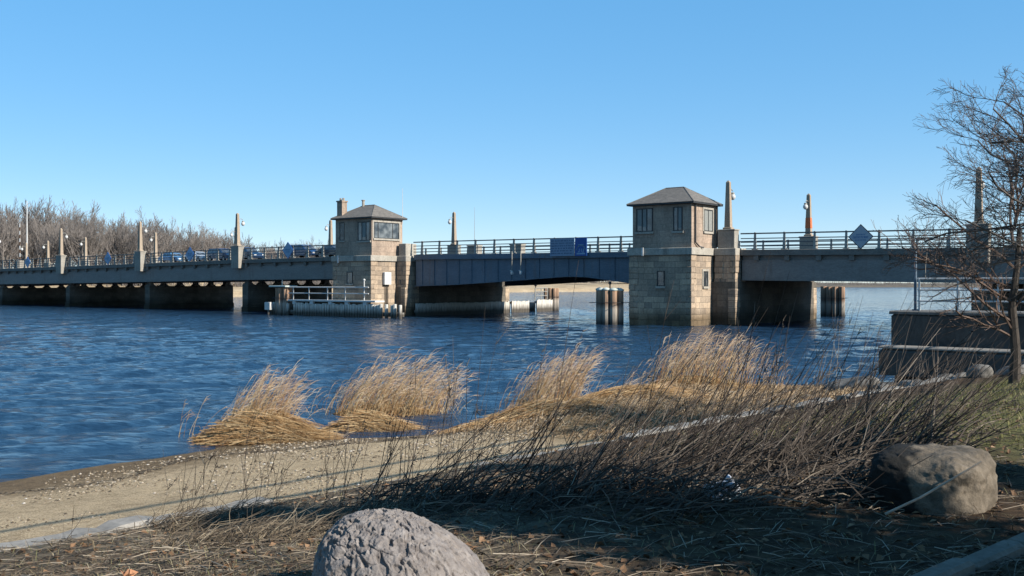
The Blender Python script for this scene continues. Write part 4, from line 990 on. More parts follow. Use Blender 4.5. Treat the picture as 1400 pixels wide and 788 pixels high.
X = X-.17*np.clip(Z/.6,0,1)**1.5+.03*fbm(X*2,Y*2,Z*2,2)             # the top leans a little to the left
bigs = .07*fbm(X*1.7+4,Y*1.7,Z*1.7,3)
ca, sa = math.cos(.45), math.sin(.45); wx0 = .10*fbm(X*5+2,Y*5,Z*5,3)
def streak(k, a, b, off):
    wx = .03*fbm(X*6+off,Y*6,Z*6,3)
    return fbm((X*ca+Z*sa+wx)*a+off, (Y+wx)*a, (Z*ca-X*sa+wx)*b, 3)
s1 = streak(1, 17, 2.6, 3.3); s2 = streak(2, 36, 7, 41.0); s3 = streak(3, 8, 2.6, 17.0)
st = lambda v, a, b: np.clip((v-a)/(b-a), 0, 1)
lin = vnoise((X*ca+Z*sa)*15+wx0*14, Y*15+wx0*14, (Z*ca-X*sa)*2.6); lin2 = vnoise((X*ca+Z*sa)*24+wx0*20+9, Y*24, (Z*ca-X*sa)*4)
fis = -.020*st(s1,.27,.33)-.009*st(s2,.26,.34)-.020*st(-s1,.31,.35)-.022*np.exp(-(lin/.045)**2)*st(s3,-.08,.10)-.012*np.exp(-(lin2/.05)**2)*st(-s3,-.05,.10)
rough_ = .016*s3+.012*fbm(X*12,Y*12,Z*7,4)+.010*fbm(X*50,Y*50,Z*30,3)
R_ = 1+bigs+(fis+rough_)/.6
V_ = np.stack([X*R_,Y*R_,Z*R_],-1).reshape(-1,3)
F_ = [(i*nth+j,i*nth+(j+1)%nth,(i+1)*nth+(j+1)%nth,(i+1)*nth+j) for i in range(nph-1) for j in range(nth)]
me = bpy.data.meshes.new('rock'); me.from_pydata([tuple(p) for p in V_], [], F_); me.materials.append(bark_rock_mat()); me.polygons.foreach_set('use_smooth',[True]*len(F_)); me.update()
o = bpy.data.objects.new('rock', me); col.objects.link(o); o.location = (-.59, 5.62, hz(-.6,5.6)-.07)
tag(o, 'big grey fissured rock with rounded top at the bottom edge of the photo', 'rock')
def boulder_mat():
    m, n, b = newmat('shade_tinted_boulder'); v = mapping(n)
    sp = n.nodes.new('ShaderNodeSeparateXYZ'); n.links.new(v, sp.inputs[0])
    t = tex(n, 'ShaderNodeTexNoise', 9, 8, .68, v); t2 = tex(n, 'ShaderNodeTexNoise', 2.6, 4, .55, v)
    c = ramp(n, t.outputs[0], [(.3,(.06,.05,.037)),(.55,(.12,.10,.075)),(.75,(.18,.152,.118))])
    c = mix(n, .6, c, ramp(n, t2.outputs[0], [(.35,(.62,.58,.54)),(.62,(1.12,1.06,1.0))]), 'MULTIPLY')
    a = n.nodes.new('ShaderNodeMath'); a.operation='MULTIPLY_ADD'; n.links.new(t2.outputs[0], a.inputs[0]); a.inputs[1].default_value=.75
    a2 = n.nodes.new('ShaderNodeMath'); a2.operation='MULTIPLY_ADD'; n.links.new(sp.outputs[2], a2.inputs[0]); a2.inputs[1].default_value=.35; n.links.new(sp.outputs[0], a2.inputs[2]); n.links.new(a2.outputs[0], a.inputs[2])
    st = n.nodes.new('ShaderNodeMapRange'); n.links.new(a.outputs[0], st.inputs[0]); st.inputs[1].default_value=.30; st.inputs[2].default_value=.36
    c = mix(n, st.outputs[0], (.013,.012,.010), c)                    # left end blackened in the colour, standing in for its shaded face
    n.links.new(c, b.inputs['Base Color']); b.inputs['Roughness'].default_value=.9; b.inputs['Specular IOR Level'].default_value=.2
    bump(n, b, t.outputs[0], .9, .035); return m
bx_, by_ = 3.36, 7.95
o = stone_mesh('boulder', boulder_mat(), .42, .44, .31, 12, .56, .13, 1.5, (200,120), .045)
o.location = (bx_, by_, hz(bx_,by_)+.15); o.rotation_euler = (.04, .05, R(-42)); tag(o, 'smooth tan boulder with its left end coloured black as shade, on the shaded bank', 'boulder')
m = MB(); z0 = hz(2.85,7.5)+.02
m.tube([(2.82,7.55,z0),(3.05,7.47,z0+.14),(3.46,7.36,z0+.43)], [.011,.010,.007], 7)
tag(m.build('stick', MT['shaft']), 'pale straight stick leaning against the half dark boulder', 'stick')
MT['kerb'] = M('kerb_concrete', (.15,.125,.095), (.29,.245,.195), 3, .9, .4, .01, fine=20)
for i, (x, y, a, lab) in enumerate([(2.52,5.92,.70,'grey kerb stone cut off by the bottom edge at right'),(3.07,6.40,.70,'middle grey kerb stone of the row in the bottom right corner'),(3.62,6.88,.70,'grey kerb stone at the right edge, highest of its row')]):
    m = MB(); m.bbox(-.355,.35,-.075,.075,-.2,.07,.022); o = m.build('kerb_stone', MT['kerb']); o.location = (x,y,hz(x,y)+.0); o.rotation_euler=(.05*(i-1),-.03,a); tag(o, lab, 'kerb stone', 'kerb stones in the bottom right corner')

# crumpled plastic bag
n = 46; gx, gy = np.meshgrid(np.linspace(-1,1,n), np.linspace(-1,1,n))
e_ = np.clip(1-np.maximum(np.abs(gx),np.abs(gy))**4,0,1)
Zb = e_*(.10+.10*np.abs(fbm(gx*2.2,gy*2.2,3,3)))+.05*np.abs(vnoise(gx*5+gy*3,gy*5,1))*e_
o = grid_mesh('plastic_bag', gx*(.17+.03*fbm(gx*2,gy*2,8,2)), gy*.13+.03*fbm(gx*2,gy*2,5,2), Zb, M('pale_plastic', (.55,.57,.62), (.78,.80,.84), 9, .35, .2, .01, spec=.5), True)
o.location = (1.74, 8.25, hz(1.74,8.25)+.03); o.scale = (.85,.85,.85); o.rotation_euler = (R(38),R(-8),R(10)); tag(o, 'crumpled white plastic bag caught in the dark brush', 'bag')

# ------------------------------------------------------------------ reeds
REED = island('dry_reed', [(0,(.26,.12,.05)),(.3,(.37,.215,.095)),(.65,(.47,.33,.17)),(1,(.56,.44,.27))])
REEDP = island('reed_plume', [(0,(.38,.22,.12)),(.5,(.52,.37,.23)),(1,(.66,.53,.38))])
STRAW = island('flattened_straw', [(0,(.12,.06,.025)),(.35,(.25,.14,.055)),(.7,(.37,.235,.11)),(1,(.49,.36,.20))])
def stalk(m, p, h, lean, dirx, diry, r, rng, plume=True, curve=1.0, seg=5, base=.35):
    pts = []; q = Vector(p); a = lean*base
    for i in range(seg+1):
        pts.append(q.copy()); f = i/seg; a = lean*(base+curve*f)
        q = q + Vector((dirx*math.sin(a), diry*math.sin(a), math.cos(a)))*(h/seg)
    m.tube(pts, [r*(1-.75*i/seg) for i in range(seg+1)], 3, False)
    return pts
def reed_clump(x, y, rx, ry, n, h, label, lean=.55, matn=500, matrx=None, matry=.6, seed=0, matdir=0.0, math_=.35, mshift=(0,0), spread=.25):
    rng = random.Random(seed); z0 = hz(x, y); z0 = max(z0, -.12)
    t = empty('reed_clump', (x,y,z0), 0, label, 'reeds', 'clumps of dry reeds at the shore')
    s = MB(); pl = MB() if n > 30 else s
    for i in range(n):
        a = rng.uniform(0,6.283); rr = math.sqrt(rng.random()); rr *= 1.0 if rng.random() < .86 else rng.uniform(1.1,1.7)
        px, py = rx*rr*math.cos(a), ry*rr*math.sin(a)
        zz = max(hz(x+px,y+py), -.15)-z0-.03
        hh = h*rng.uniform(.45,1.08)*(1-.22*min(rr,1.3)**2); da = rng.gauss(0,spread)
        pts = stalk(s, (px,py,zz), hh, lean*rng.uniform(.55,1.35), math.cos(da), math.sin(da), rng.uniform(.005,.008), rng, curve=rng.uniform(.5,1.2))
        if rng.random() < .75:                      # drooping feathery plume or leaf
            b = pts[-1]; dd = (pts[-1]-pts[-2]).normalized()
            for k in range(rng.randint(2,4)):
                st = pts[-2].lerp(pts[-1], rng.random()); w_ = Vector((rng.uniform(.2,1),rng.gauss(0,.25),rng.uniform(-.5,.3)))
                l = rng.uniform(.10,.28); pl.tube([st, st+(dd+w_*.5)*l*.5, st+(dd*.7+w_)*l], [.004,.0035,.001], 3, False)
        if rng.random() < .6:                       # dry leaf blade part way up
            st = pts[rng.randint(1,3)]; l = rng.uniform(.2,.5); w_ = Vector((rng.uniform(.1,1),rng.gauss(0,.3),rng.uniform(.0,.8)))
            s.tube([st, st+w_*l*.6, st+Vector((w_.x,w_.y,w_.z-.7))*l], [.005,.004,.001], 3, False)
    s.build('stalks', REED, t)
    if pl is not s: pl.build('plumes', REEDP, t)
    if matn:
        m = MB(); matrx = matrx or rx*1.2; mx, my = mshift
        for i in range(int(matn*1.7)):
            a = rng.uniform(0,6.283); rr = math.sqrt(rng.random()); px, py = mx+matrx*rr*math.cos(a), my+matry*rr*math.sin(a)
            zz = max(hz(x+px,y+py), -.1)-z0; hump = math_*(1-rr**1.6)*rng.uniform(.35,1)
            da = matdir+rng.gauss(0,.35); l = rng.uniform(.3,1.0); up = rng.gauss(.02,.12)
            p0 = Vector((px-math.cos(da)*l*.4,py-math.sin(da)*l*.4,zz+hump)); p2 = Vector((px+math.cos(da)*l*.6,py+math.sin(da)*l*.6,max(hz(x+px+.5*l,y+py),-.1)-z0+hump*.6+up*.3))
            m.tube([p0, p0.lerp(p2,.5)+Vector((0,0,rng.uniform(.0,.09))), p2], [.0055,.005,.002], 3, False)
        m.build('straw_mat', STRAW, t)
        # peaty root mound under the straw
        k = 26; gx, gy = np.meshgrid(np.linspace(-1.1,1.1,k), np.linspace(-1.1,1.1,k)); rr = np.sqrt(gx**2+gy**2)
        WX, WY = x+mx+gx*matrx, y+my+gy*matry
        Zm = np.maximum(height(WX,WY),-.12)-z0 + math_*.62*np.clip(1-rr**1.7,-.3,1)+.05*fbm(WX*3,WY*3,1,3) - .12*(rr>1)
        o = grid_mesh('root_mound', mx+gx*matrx, my+gy*matry, Zm, MT['peat']); o.parent = t
    return t
MT['peat'] = M('straw_covered_peat', (.10,.055,.028), (.30,.18,.085), 6, .95, .8, .03, (1,4,4), fine=30)
reed_clump(-5.55, 21.3, .75, .55, 330, 1.75, 'golden reed clump nearest the left, with a long tail of flattened straw', .62, 1900, 1.35, .8, 1, -.14, .78, (.25,-.25))
reed_clump(-3.2, 25.6, 1.45, .8, 620, 1.8, 'widest rust tinted reed clump standing in the water, second from the left', .78, 700, 1.3, .6, 2, -.1, .35)
reed_clump(-3.15, 22.6, .5, .3, 25, .5, 'low flattened straw heap in front of the widest reed clump', .9, 1100, 1.0, .55, 3, -.15, .58)
reed_clump(.75, 24.4, .85, .55, 430, 1.8, 'pale narrow reed clump on the brown mound in the middle', .6, 500, 1.1, .7, 4, -.2, .3)
reed_clump(5.1, 27.4, 1.5, .6, 430, 1.65, 'long upright reed clump in front of the pyramid roofed tower', .5, 700, 1.7, .6, 5, -.1, .3, spread=.3)
reed_clump(.35, 22.1, 1.1, .8, 40, .6, 'low mat of trampled reed straw on the middle mound', .9, 1500, 1.7, 1.0, 6, .5, .28)
reed_clump(2.9, 25.2, 1.0, .6, 50, .5, 'low mat of trampled straw right of the middle mound', .9, 1100, 1.9, .9, 7, .5, .2)
for i, (x, y, n, h, lab) in enumerate([(-7.15,21.6,5,1.3,'few thin reeds standing alone left of the golden clump'),(-4.75,26.3,9,1.1,'few short reeds in the water left of the widest clump'),(-.1,24.4,14,1.2,'few thin reeds left of the pale narrow clump'),(7.2,28.2,24,1.3,'sparse thin reeds at the right end of the upright clump')]):
    reed_clump(x, y, .35, .25, n, h, lab, .35, 0, seed=20+i)

# ------------------------------------------------------------------ brush on the bank: dark weed stalks leaning right
BRUSH = island('dead_weed_stalk', [(0,(.024,.018,.014)),(.5,(.055,.042,.033)),(.85,(.12,.095,.075)),(1,(.27,.225,.175))])
BRUSHL = island('pale_weed_stalk', [(0,(.20,.16,.12)),(.6,(.34,.28,.22)),(1,(.48,.41,.33))])
TANGLE = island('brown_tangle', [(0,(.025,.019,.014)),(.5,(.058,.044,.033)),(.85,(.12,.093,.068)),(1,(.26,.21,.15))])
TUFT = island('brown_straw_tuft', [(0,(.05,.037,.025)),(.5,(.12,.09,.06)),(.85,(.24,.185,.12)),(1,(.40,.33,.23))])
def brush(x, y, rx, ry, n, h, label, lean=.75, tang=400, seed=0, tr=1.0, mat=None, tmat=None, cat='weeds', group='clumps of dead weed stalks on the bank', th=.35, r=(.004,.0095), leanvar=(.55,1.3), base=.85):
    rng = random.Random(seed); z0 = hz(x,y); t = empty('weed_clump', (x,y,z0), 0, label, cat, group)
    m = MB()
    for i in range(n):
        a = rng.uniform(0,6.283); rr = math.sqrt(rng.random()); px, py = rx*rr*math.cos(a), ry*rr*math.sin(a)
        zz = hz(x+px,y+py)-z0-.02; hh = h*rng.choice([rng.uniform(.35,.8), rng.uniform(.6,1.15)]); da = rng.gauss(.15,.45)
        pts = stalk(m, (px,py,zz), hh, lean*rng.uniform(*leanvar), math.cos(da), math.sin(da), rng.uniform(*r), rng, curve=rng.uniform(-.1,.4), seg=6, base=base)
        if rng.random() < .16:
            for k in range(7):
                st = pts[-1].lerp(pts[-2], rng.random()*.8); m.tube([st, st+Vector((rng.gauss(.02,.025),rng.gauss(0,.025),rng.gauss(.01,.025)))], [.005,.002], 3, False)
        for k in range(rng.randint(0,4)):
            j = rng.randint(2,5); st = pts[j]; d = (pts[j+1 if j < 6 else 6]-pts[j-1]).normalized(); w_ = Vector((rng.gauss(.15,.4),rng.gauss(0,.4),rng.uniform(-.1,.6)))
            l = rng.uniform(.08,.38); m.tube([st, st+(d+w_)*l*.5, st+(d*1.1+w_)*l], [.003,.0025,.0015], 3, False)
    m.build('stalks', mat or BRUSH, t)
    if tang:
        m = MB()
        for i in range(tang):
            a = rng.uniform(0,6.283); rr = math.sqrt(rng.random()); px, py = rx*1.25*rr*math.cos(a), ry*1.25*rr*math.sin(a)
            zz = hz(x+px,y+py)-z0; da = rng.gauss(.4,.9); l = rng.uniform(.15,.6)*(.4+.6*tr); zc = zz+rng.random()**1.5*th*(1-rr*.7); e = rng.gauss(.1,.3)
            p0 = Vector((px,py,zc)); p2 = p0+Vector((math.cos(da)*math.cos(e),math.sin(da)*math.cos(e),math.sin(e)))*l; p2.z = max(p2.z, zz)
            m.tube([p0, p0.lerp(p2,.5)+Vector((rng.gauss(0,.03),rng.gauss(0,.03),rng.uniform(0,.06))), p2], [.006*tr,.005*tr,.002*tr], 3, False)
        m.build('tangle', tmat or TANGLE, t)
    return t
for i, (x, y, rx, ry, n, h, tg, lab) in enumerate([
    (.05,8.6,.8,.45,75,1.25,700,'dense leaning dark brush just behind the big grey rock'),
    (1.1,9.0,.75,.5,95,1.5,900,'dense leaning dark brush left of the white plastic bag'),
    (2.1,9.4,.75,.55,95,1.6,900,'dense leaning dark brush behind the white plastic bag'),
    (3.05,9.5,.65,.55,85,1.5,800,'dense leaning dark brush left of the half dark boulder'),
    (3.9,10.2,.6,.6,80,1.5,600,'leaning dark brush just behind the half dark boulder'),
    (1.7,11.0,.9,.7,40,1.45,300,'leaning dark brush in front of the pale narrow reed clump'),
    (3.1,11.4,.9,.7,42,1.5,300,'leaning dark brush between the bag and the upright reed clump'),
    (4.6,11.9,.9,.7,48,1.4,350,'leaning dark brush left of the sunlit lawn'),
    (5.9,14.0,1.0,.8,36,1.2,300,'thinner leaning brush at the lawn edge below the seawall'),
    (3.6,14.2,1.1,.8,18,1.4,120,'thin tall brush beside the concrete cap, behind the others'),
    (-.9,9.2,.55,.4,26,1.0,500,'low brush at the left end of the dark thicket'),
    (2.6,8.2,.6,.35,18,.7,700,'low dark tangle between the plastic bag and the boulder'),
    (1.0,7.9,.8,.35,16,.7,800,'low dark tangle in the foreground right of the big grey rock')]):
    brush(x, y, rx, ry, int(n*.62), h*1.12, lab, .95, int(tg*.45), 50+i, leanvar=(.5,1.25))
for i, (x, y, rx, ry, n, h, lab) in enumerate([
    (.5,10.2,1.2,.5,9,2.1,'few very tall thin dark stalks rising in front of the channel'),
    (2.3,10.6,1.2,.5,12,2.2,'few very tall thin dark stalks in front of the pyramid roofed tower'),
    (3.9,12.2,1.2,.5,12,2.3,'few very tall thin dark stalks left of the seawall')]):
    brush(x, y, rx, ry, n, h, lab, .42, 0, 80+i, leanvar=(.3,1.3), r=(.004,.007))
for i, (x, y, n, h, lab) in enumerate([(5.25,15.0,4,1.75,'pale bent stalks rising against the water left of the seawall'),(3.75,10.0,5,1.2,'pale straight stalks standing among the brush near the boulder'),(2.35,8.5,5,.75,'short pale stalks beside the white plastic bag'),(.35,8.3,6,.9,'short pale stalks behind the right side of the big grey rock')]):
    brush(x, y, .35, .25, n, h, lab, .35, 0, 95+i, BRUSHL, r=(.005,.008))
# single thin weeds on the left part of the bank
for i, (px_, dep, n, h, lab) in enumerate([(95,9.0,3,.25,'tiny dark weed on the cap at the far left'),(225,11.8,2,.75,'slender dark weed left of the bent one'),(262,10.4,4,.85,'bent dark weed with a drooping head on the cap'),(282,10.6,7,1.0,'group of thin grey weeds below the golden reed clump'),(318,10.3,2,.95,'straight dark weed right of the bent one'),(352,10.8,4,.8,'forked dark weed left of the pale root tuft'),(385,11.0,4,.85,'brown weed with seed heads over the sand'),(440,10.2,4,1.0,'thin weeds in front of the low straw heap'),(478,9.9,5,1.15,'tall thin weeds below the widest reed clump'),(520,9.6,6,1.2,'tall thin weeds left of the big rock top'),(560,9.6,7,1.35,'tall thin weeds straight above the big rock'),(600,9.4,8,1.5,'taller thin weeds over the right shoulder of the big rock'),(640,9.4,7,1.7,'tallest thin weeds right of the big rock')]):
    brush((px_-700)/1367*dep, dep, .14, .1, n, h, lab, .28, 0, 120+i, BRUSH if i % 3 else BRUSHL, group='single thin weeds on the left bank', r=(.0025,.0045), leanvar=(-.4,1.6))
for i, (px_, dep, lab) in enumerate([(330,9.9,'pale root tuft lying on the cap in the left foreground'),(250,9.6,'small pale straw tuft beside the cap'),(560,8.8,'brown straw tuft just behind the rock top'),(420,8.6,'wide dark brown straw heap left of the big rock'),(330,8.0,'low brown straw heap in the bottom left foreground')]):
    brush((px_-700)/1367*dep, dep, .3 if i < 3 else .6, .2 if i < 3 else .35, 0, .3, lab, .5, 240 if i < 3 else 900, 150+i, cat='straw', tr=.55, tmat=TUFT, group='straw tufts on the left bank', th=.12 if i < 3 else .09)

# ------------------------------------------------------------------ ground cover
def scatter(name, n, fn, mat, seed):
    rng = random.Random(seed); m = MB(); k = 0
    while k < n:
        if fn(m, rng): k += 1
    o = m.build(name, mat); tag(o, kind='stuff'); return o
def blade(m, rng):
    dep = 5.2+14*rng.random()**1.6; x = rng.uniform(-.62,.62)*dep; y = dep; s, d = sd_(x,y)
    if d > -.12 or (x > .1 and s < 9 and rng.random() < .7): return False
    z = hz(x,y); a = rng.uniform(0,6.28); l = rng.uniform(.04,.14)*(1.5 if rng.random() < .12 else 1); w_ = rng.uniform(.0015,.003)*max(1,dep/9); e = rng.uniform(.02,.55) if rng.random() < .85 else rng.uniform(.5,1.2)
    dx, dy = math.cos(a), math.sin(a); c, sn = math.cos(e), math.sin(e); o = Vector((x,y,z))
    p1 = o+Vector((dx*c*l*.6,dy*c*l*.6,sn*l*.7)); p2 = o+Vector((dx*c*l,dy*c*l,sn*l*.75)); sd2 = Vector((-dy,dx,0))*w_
    m.poly([o-sd2,o+sd2,p1+sd2*.8,p1-sd2*.8,p2], [(0,1,2,3),(3,2,4)]); return True
scatter('dead_grass', 24000, blade, island('dead_grass_blades', [(0,(.07,.05,.03)),(.45,(.17,.125,.07)),(.75,(.28,.215,.125)),(.9,(.16,.16,.06)),(1,(.42,.35,.24))]), 7)
def lawnblade(m, rng):
    s, d = rng.uniform(8.5,22), -rng.uniform(1.8,8); x, y = along(s,d)
    if abs(x/y) > .56: return False
    z = hz(x,y); a = rng.uniform(0,6.28); l = rng.uniform(.04,.10); o = Vector((x,y,z)); dx, dy = math.cos(a), math.sin(a)
    m.poly([o-Vector((-dy,dx,0))*.004,o+Vector((-dy,dx,0))*.004,o+Vector((dx*l*.5,dy*l*.5,l))], [(0,1,2)]); return True
scatter('lawn_grass', 9000, lawnblade, island('lawn_blades', [(0,(.10,.085,.03)),(.4,(.17,.17,.05)),(.75,(.25,.225,.085)),(1,(.34,.29,.15))]), 8)
def leaf(m, rng):
    dep = 5.4+10*rng.random()**1.4; x = rng.uniform(-.6,.6)*dep; s, d = sd_(x,dep)
    if d > -.25: return False
    z = hz(x,dep)+rng.uniform(.003,.02); a = rng.uniform(0,6.28); l = rng.uniform(.02,.045); w_ = l*.55; o = Vector((x,dep,z)); f = Vector((math.cos(a),math.sin(a),rng.gauss(0,.35)))*l; g = Vector((-math.sin(a),math.cos(a),rng.gauss(0,.4)))*w_; u = Vector((0,0,l*rng.uniform(.1,.45)))
    m.poly([o-f,o-g*.9+u,o+f*.9,o+g+u,o], [(0,1,4),(1,2,4),(2,3,4),(3,0,4)]); return True
scatter('leaf_litter', 4200, leaf, island('dead_leaves', [(0,(.07,.04,.022)),(.5,(.16,.09,.045)),(.85,(.22,.125,.065)),(1,(.30,.20,.12))]), 9)
def pebble(m, rng):
    s = rng.uniform(-3,20); d = rng.uniform(.2,9); x, y = along(s,d)
    if y < 8.5 or abs(x/y) > .56: return False
    z = hz(x,y)
    if z < .03 or rng.random() > .25+1.5*(vnoise(np.array([x*.9]),np.array([y*.9]),2)[0]+.2): return False
    r = .007+.022*rng.random()**3; r *= y/13; q = [rng.uniform(.7,1.3) for _ in range(3)]
    c = Vector((x,y,z+r*.2)); P = [Vector(v)*r for v in ((q[0],0,0),(0,q[1],0),(-q[2],0,0),(0,-q[0],0),(.1,.1,.55*q[1]))]
    m.poly([c+p for p in P], [(0,1,4),(1,2,4),(2,3,4),(3,0,4)]); return True
scatter('beach_gravel', 13000, pebble, island('gravel', [(0,(.06,.045,.03)),(.4,(.20,.15,.095)),(.8,(.40,.32,.22)),(.985,(.40,.34,.27)),(1,(.56,.51,.44))]), 10)
def twiglet(m, rng):
    dep = 5.3+7*rng.random()**1.3; x = rng.uniform(-.6,.6)*dep; s, d = sd_(x,dep)
    if d > -.2 or (x > .1 and rng.random() < .6): return False
    z = hz(x,dep)+rng.uniform(.004,.03); a = rng.gauss(.5,.8); l = rng.uniform(.04,.22); f = Vector((math.cos(a),math.sin(a),rng.gauss(0,.12)))*l; o = Vector((x,dep,z))
    m.tube([o-f,o+Vector((0,0,rng.uniform(0,.02))),o+f], [.003,.003,.0012], 3, False); return True
scatter('twig_litter', 5200, twiglet, island('twig_litter_tones', [(0,(.03,.022,.016)),(.4,(.08,.06,.043)),(.8,(.18,.14,.10)),(1,(.42,.35,.26))]), 13)
def mound_straw(m, rng):
    s = rng.uniform(10.8,26); dd = np.interp(s,SS,DS); d = .35+(dd-.2)*rng.random()**.8; x, y = along(s,d); z = hz(x,y)
    if z < .02 or (s < 12.5 and rng.random() < .6): return False
    a = rng.uniform(-.9,1.5); l = rng.uniform(.08,.30); e = abs(rng.gauss(0,.35)); o = Vector((x,y,z)); f = Vector((math.cos(a)*math.cos(e),math.sin(a)*math.cos(e),math.sin(e)))*l; q = rng.random()*.07
    m.tube([o+Vector((0,0,q*.5)),o+f*.5+Vector((0,0,q+.02)),o+f], [.0065,.0055,.002], 3, False); return True
scatter('trampled_straw', 19000, mound_straw, island('trampled_straw_tones', [(0,(.10,.06,.03)),(.35,(.24,.155,.08)),(.75,(.40,.28,.16)),(1,(.56,.45,.31))]), 12)
def wrack(m, rng):
    s = rng.uniform(-4,18); d = .32+abs(rng.gauss(0,.16)) if rng.random() < .62 else float(np.interp(s,SS,DS))*(.80+.05*math.sin(s*1.3))+rng.gauss(0,.10); x, y = along(s,d); z = hz(x,y)+rng.uniform(0,.015); a = rng.uniform(0,3.14); l = rng.uniform(.02,.10)
    o = Vector((x,y,z)); f = Vector((math.cos(a),math.sin(a),rng.gauss(0,.15)))*l
    m.tube([o-f,o+Vector((0,0,.01)),o+f], .004, 3, False); return True
scatter('wrack_line', 3600, wrack, island('wrack', [(0,(.03,.025,.02)),(.7,(.09,.07,.05)),(1,(.3,.26,.2))]), 11)
m = MB(); x, y = -2.52, 6.55
for k, (dx, dy, a) in enumerate(((0,0,.3),(.035,.01,1.2),(-.03,.02,2.2))):
    z = hz(x,y)+.03; f = Vector((math.cos(a),math.sin(a),.35))*.045; g = Vector((-math.sin(a),math.cos(a),.5))*.03; o_ = Vector((x+dx,y+dy,z))
    m.poly([o_-f,o_-g+Vector((0,0,.04)),o_+f,o_+g+Vector((0,0,.03)),o_+Vector((0,0,.0))], [(0,1,4),(1,2,4),(2,3,4),(3,0,4)])
tag(m.build('dead_leaf', M('orange_leaf', (.42,.19,.09), (.55,.28,.15), 20, .8, .2, .005)), 'curled orange brown leaf on the ground at bottom left', 'leaf')

# ------------------------------------------------------------------ bare tree and sapling at the right edge
MT['bark'] = M('grey_bark', (.05,.04,.032), (.11,.088,.07), 4, .95, .5, .02, (3,3,.6), fine=14)
MT['twig'] = M('dark_twigs', (.10,.085,.078), (.18,.155,.14), 2, .9, .1, .01)
MT['twigred'] = M('reddish_twigs', (.12,.075,.055), (.22,.15,.115), 2, .9, .1, .01)
tx, ty = 9.98, 16.6; gz = hz(tx,ty)
t = empty('bare_tree', (tx,ty,gz), 0, 'large bare dark branched tree reaching in from the right edge', 'tree')
m = MB(); m.tube([(0,0,-.3),(.02,0,.25),(-.05,.05,1.6),(.05,0,3.3),(-.05,0,4.6)], [.36,.26,.21,.18,.15], 10); m.build('trunk', MT['bark'], t)
rng = random.Random(31); c = MB()
for (z, dx, dy, dz, L_, r_) in [(3.2,-1,-.15,.40,4.0,.042),(3.5,-1,.25,.55,4.2,.045),(3.9,-.9,-.25,.75,4.1,.042),(4.0,-.95,.3,.7,4.0,.042),(4.4,-.7,-.1,.75,3.6,.045),(4.4,-.4,.1,.8,2.9,.045),(4.1,-.9,-.35,.6,4.0,.042),(4.3,-.7,.35,.6,3.8,.042),(3.7,-1,.05,.62,4.4,.04),(4.5,.4,.2,.8,2.8,.05),(4.0,1,-.2,.7,3.6,.05),(4.2,.2,-.9,.9,3.2,.04),(4.3,-.1,1,.9,3.2,.04),(3.0,-.9,.4,.22,3.4,.034)]:
    grow(c, Vector((-.02,0,z)), Vector((dx,dy,dz)), L_, r_, 1, 4, rng, .03, .17, 7.6, (.35,.9), (.36,.64), 7, .10, .0042, Vector((0,0,-.25)))
c.build('crown', MT['twig'], t); t.scale = (.69,.69,.69)
sx_, sy_ = 10.05, 20.0; gz = hz(sx_,sy_)
t = empty('sapling', (sx_,sy_,gz), 0, 'small bare reddish twigged sapling in front of the seawall', 'tree')
m = MB(); m.tube([(0,0,-.2),(.03,0,.6),(-.03,.03,1.5),(.06,0,2.4),(.1,0,3.1)], [.13,.10,.085,.06,.045], 8); m.build('trunk', MT['bark'], t)
rng = random.Random(12); c = MB()
for (z, dx, dy, dz, L_, r_) in [(.9,-1,-.1,.75,2.0,.028),(1.2,-1,.2,.55,2.3,.03),(1.6,-1,-.2,.6,2.3,.03),(1.9,-.9,.1,.35,2.3,.028),(2.3,-.8,-.2,1.0,2.2,.03),(2.7,-.5,.2,1.2,2.0,.03),(3.1,-.1,0,1.2,1.8,.03),(3.1,.4,.1,1.0,1.7,.03),(1.5,.9,0,.6,1.8,.03),(2.2,.9,.2,.8,1.7,.03),(1.0,-.7,-.5,.5,1.6,.022)]:
    grow(c, Vector((0,0,z)), Vector((dx,dy,dz)), L_, r_, 1, 3, rng, .08, .19, 8.5, (.35,1.0), (.3,.62), 6, .12, .0035)
c.build('crown', MT['twigred'], t)

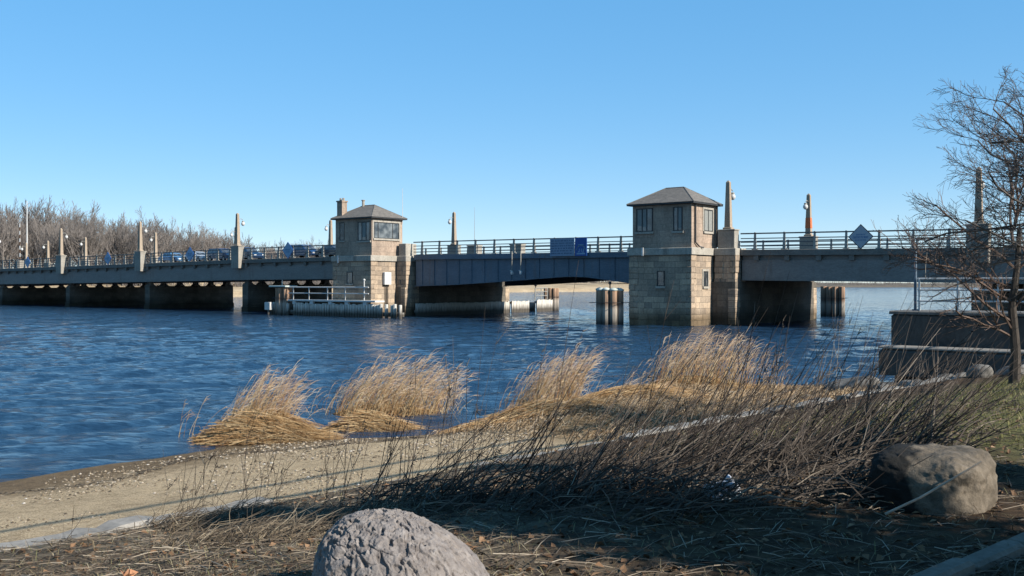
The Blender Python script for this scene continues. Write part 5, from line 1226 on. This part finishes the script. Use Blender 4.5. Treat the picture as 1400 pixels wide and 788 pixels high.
# evergreens and overhead cables standing outside the frame, which throw the shade and the line shadows seen on the bank
MT['needles'] = island('evergreen_sprays', [(0,(.02,.035,.018)),(.6,(.04,.065,.03)),(1,(.07,.10,.045))])
def evergreen(x, y, h, r0, label, seed, n=7000, low=.5):
    rng = random.Random(seed); z0 = hz(x,y); t = empty('evergreen_tree', (x,y,z0), 0, label, 'tree')
    m = MB(); m.tube([(0,0,-.3),(0,0,h*.5),(0,0,h*.97)], [.16,.1,.02], 8); m.build('trunk', MT['bark'], t)
    m = MB()
    for i in range(n):
        f = rng.random()**1.3; z = low+(h-low)*f; rr = r0*(1-f*.8)*math.sqrt(rng.random())*(.8+.35*math.sin(7*f*3.1+i%5)); a = rng.uniform(0,6.28)
        o = Vector((rr*math.cos(a),rr*math.sin(a),z)); d = Vector((math.cos(a),math.sin(a),rng.uniform(-.5,.3)))*rng.uniform(.12,.26); g = Vector((-math.sin(a),math.cos(a),rng.gauss(0,.4)))*rng.uniform(.04,.09)
        m.poly([o-g,o+g,o+d+g*.4,o+d-g*.4], [(0,1,2,3)])
    m.build('crown', MT['needles'], t)
evergreen(7.3, 3.1, 6.9, 1.5, 'dark evergreen out of frame on the right, nearer the camera', 1, 3000)
evergreen(9.6, 2.2, 8.6, 1.15, 'tall high crowned evergreen added out of frame to shade the bank', 3, 2000, 4.4)  # unseen tree added to deepen and dapple the foreground shade
evergreen(9.8, 5.9, 7.0, .9, 'dark evergreen out of frame on the right, farther along the bank', 2)
MT['cable'] = M('cable_sheath', (.02,.02,.02), (.04,.04,.04), 3, .7)
for k, (x, y, z, r_, lab) in enumerate(((3.9,4.6,7.6,.055,'thick overhead cable out of frame, shadow nearer the concrete cap'),(3.35,5.6,7.6,.042,'thinner overhead cable out of frame, shadow farther down the sand'))):
    m = MB(); m.tube([(x+.665*tt, y+.747*tt, z+.0012*(tt-8)**2-.3) for tt in range(-16,33,4)], r_, 6); tag(m.build('utility_cable', MT['cable']), lab, 'cable')
for tt, lab in ((-16,'wooden utility pole behind the camera'),(32,'wooden utility pole beyond the right edge of the photo')):
    x, y = 3.65+.665*tt, 5.1+.747*tt; t = empty('utility_pole', (x,y,hz(x,y)), 0, lab, 'pole')
    m = MB(); m.tube([(0,0,-.4),(0,0,8.6)], [.15,.11], 10); m.build('post', MT['bark'], t)
    m = MB(); m.box(-1.1,1.1,-.06,.06,6.15,6.3); o = m.build('crossarm', MT['bark'], t); o.rotation_euler = (0,0,2.3)
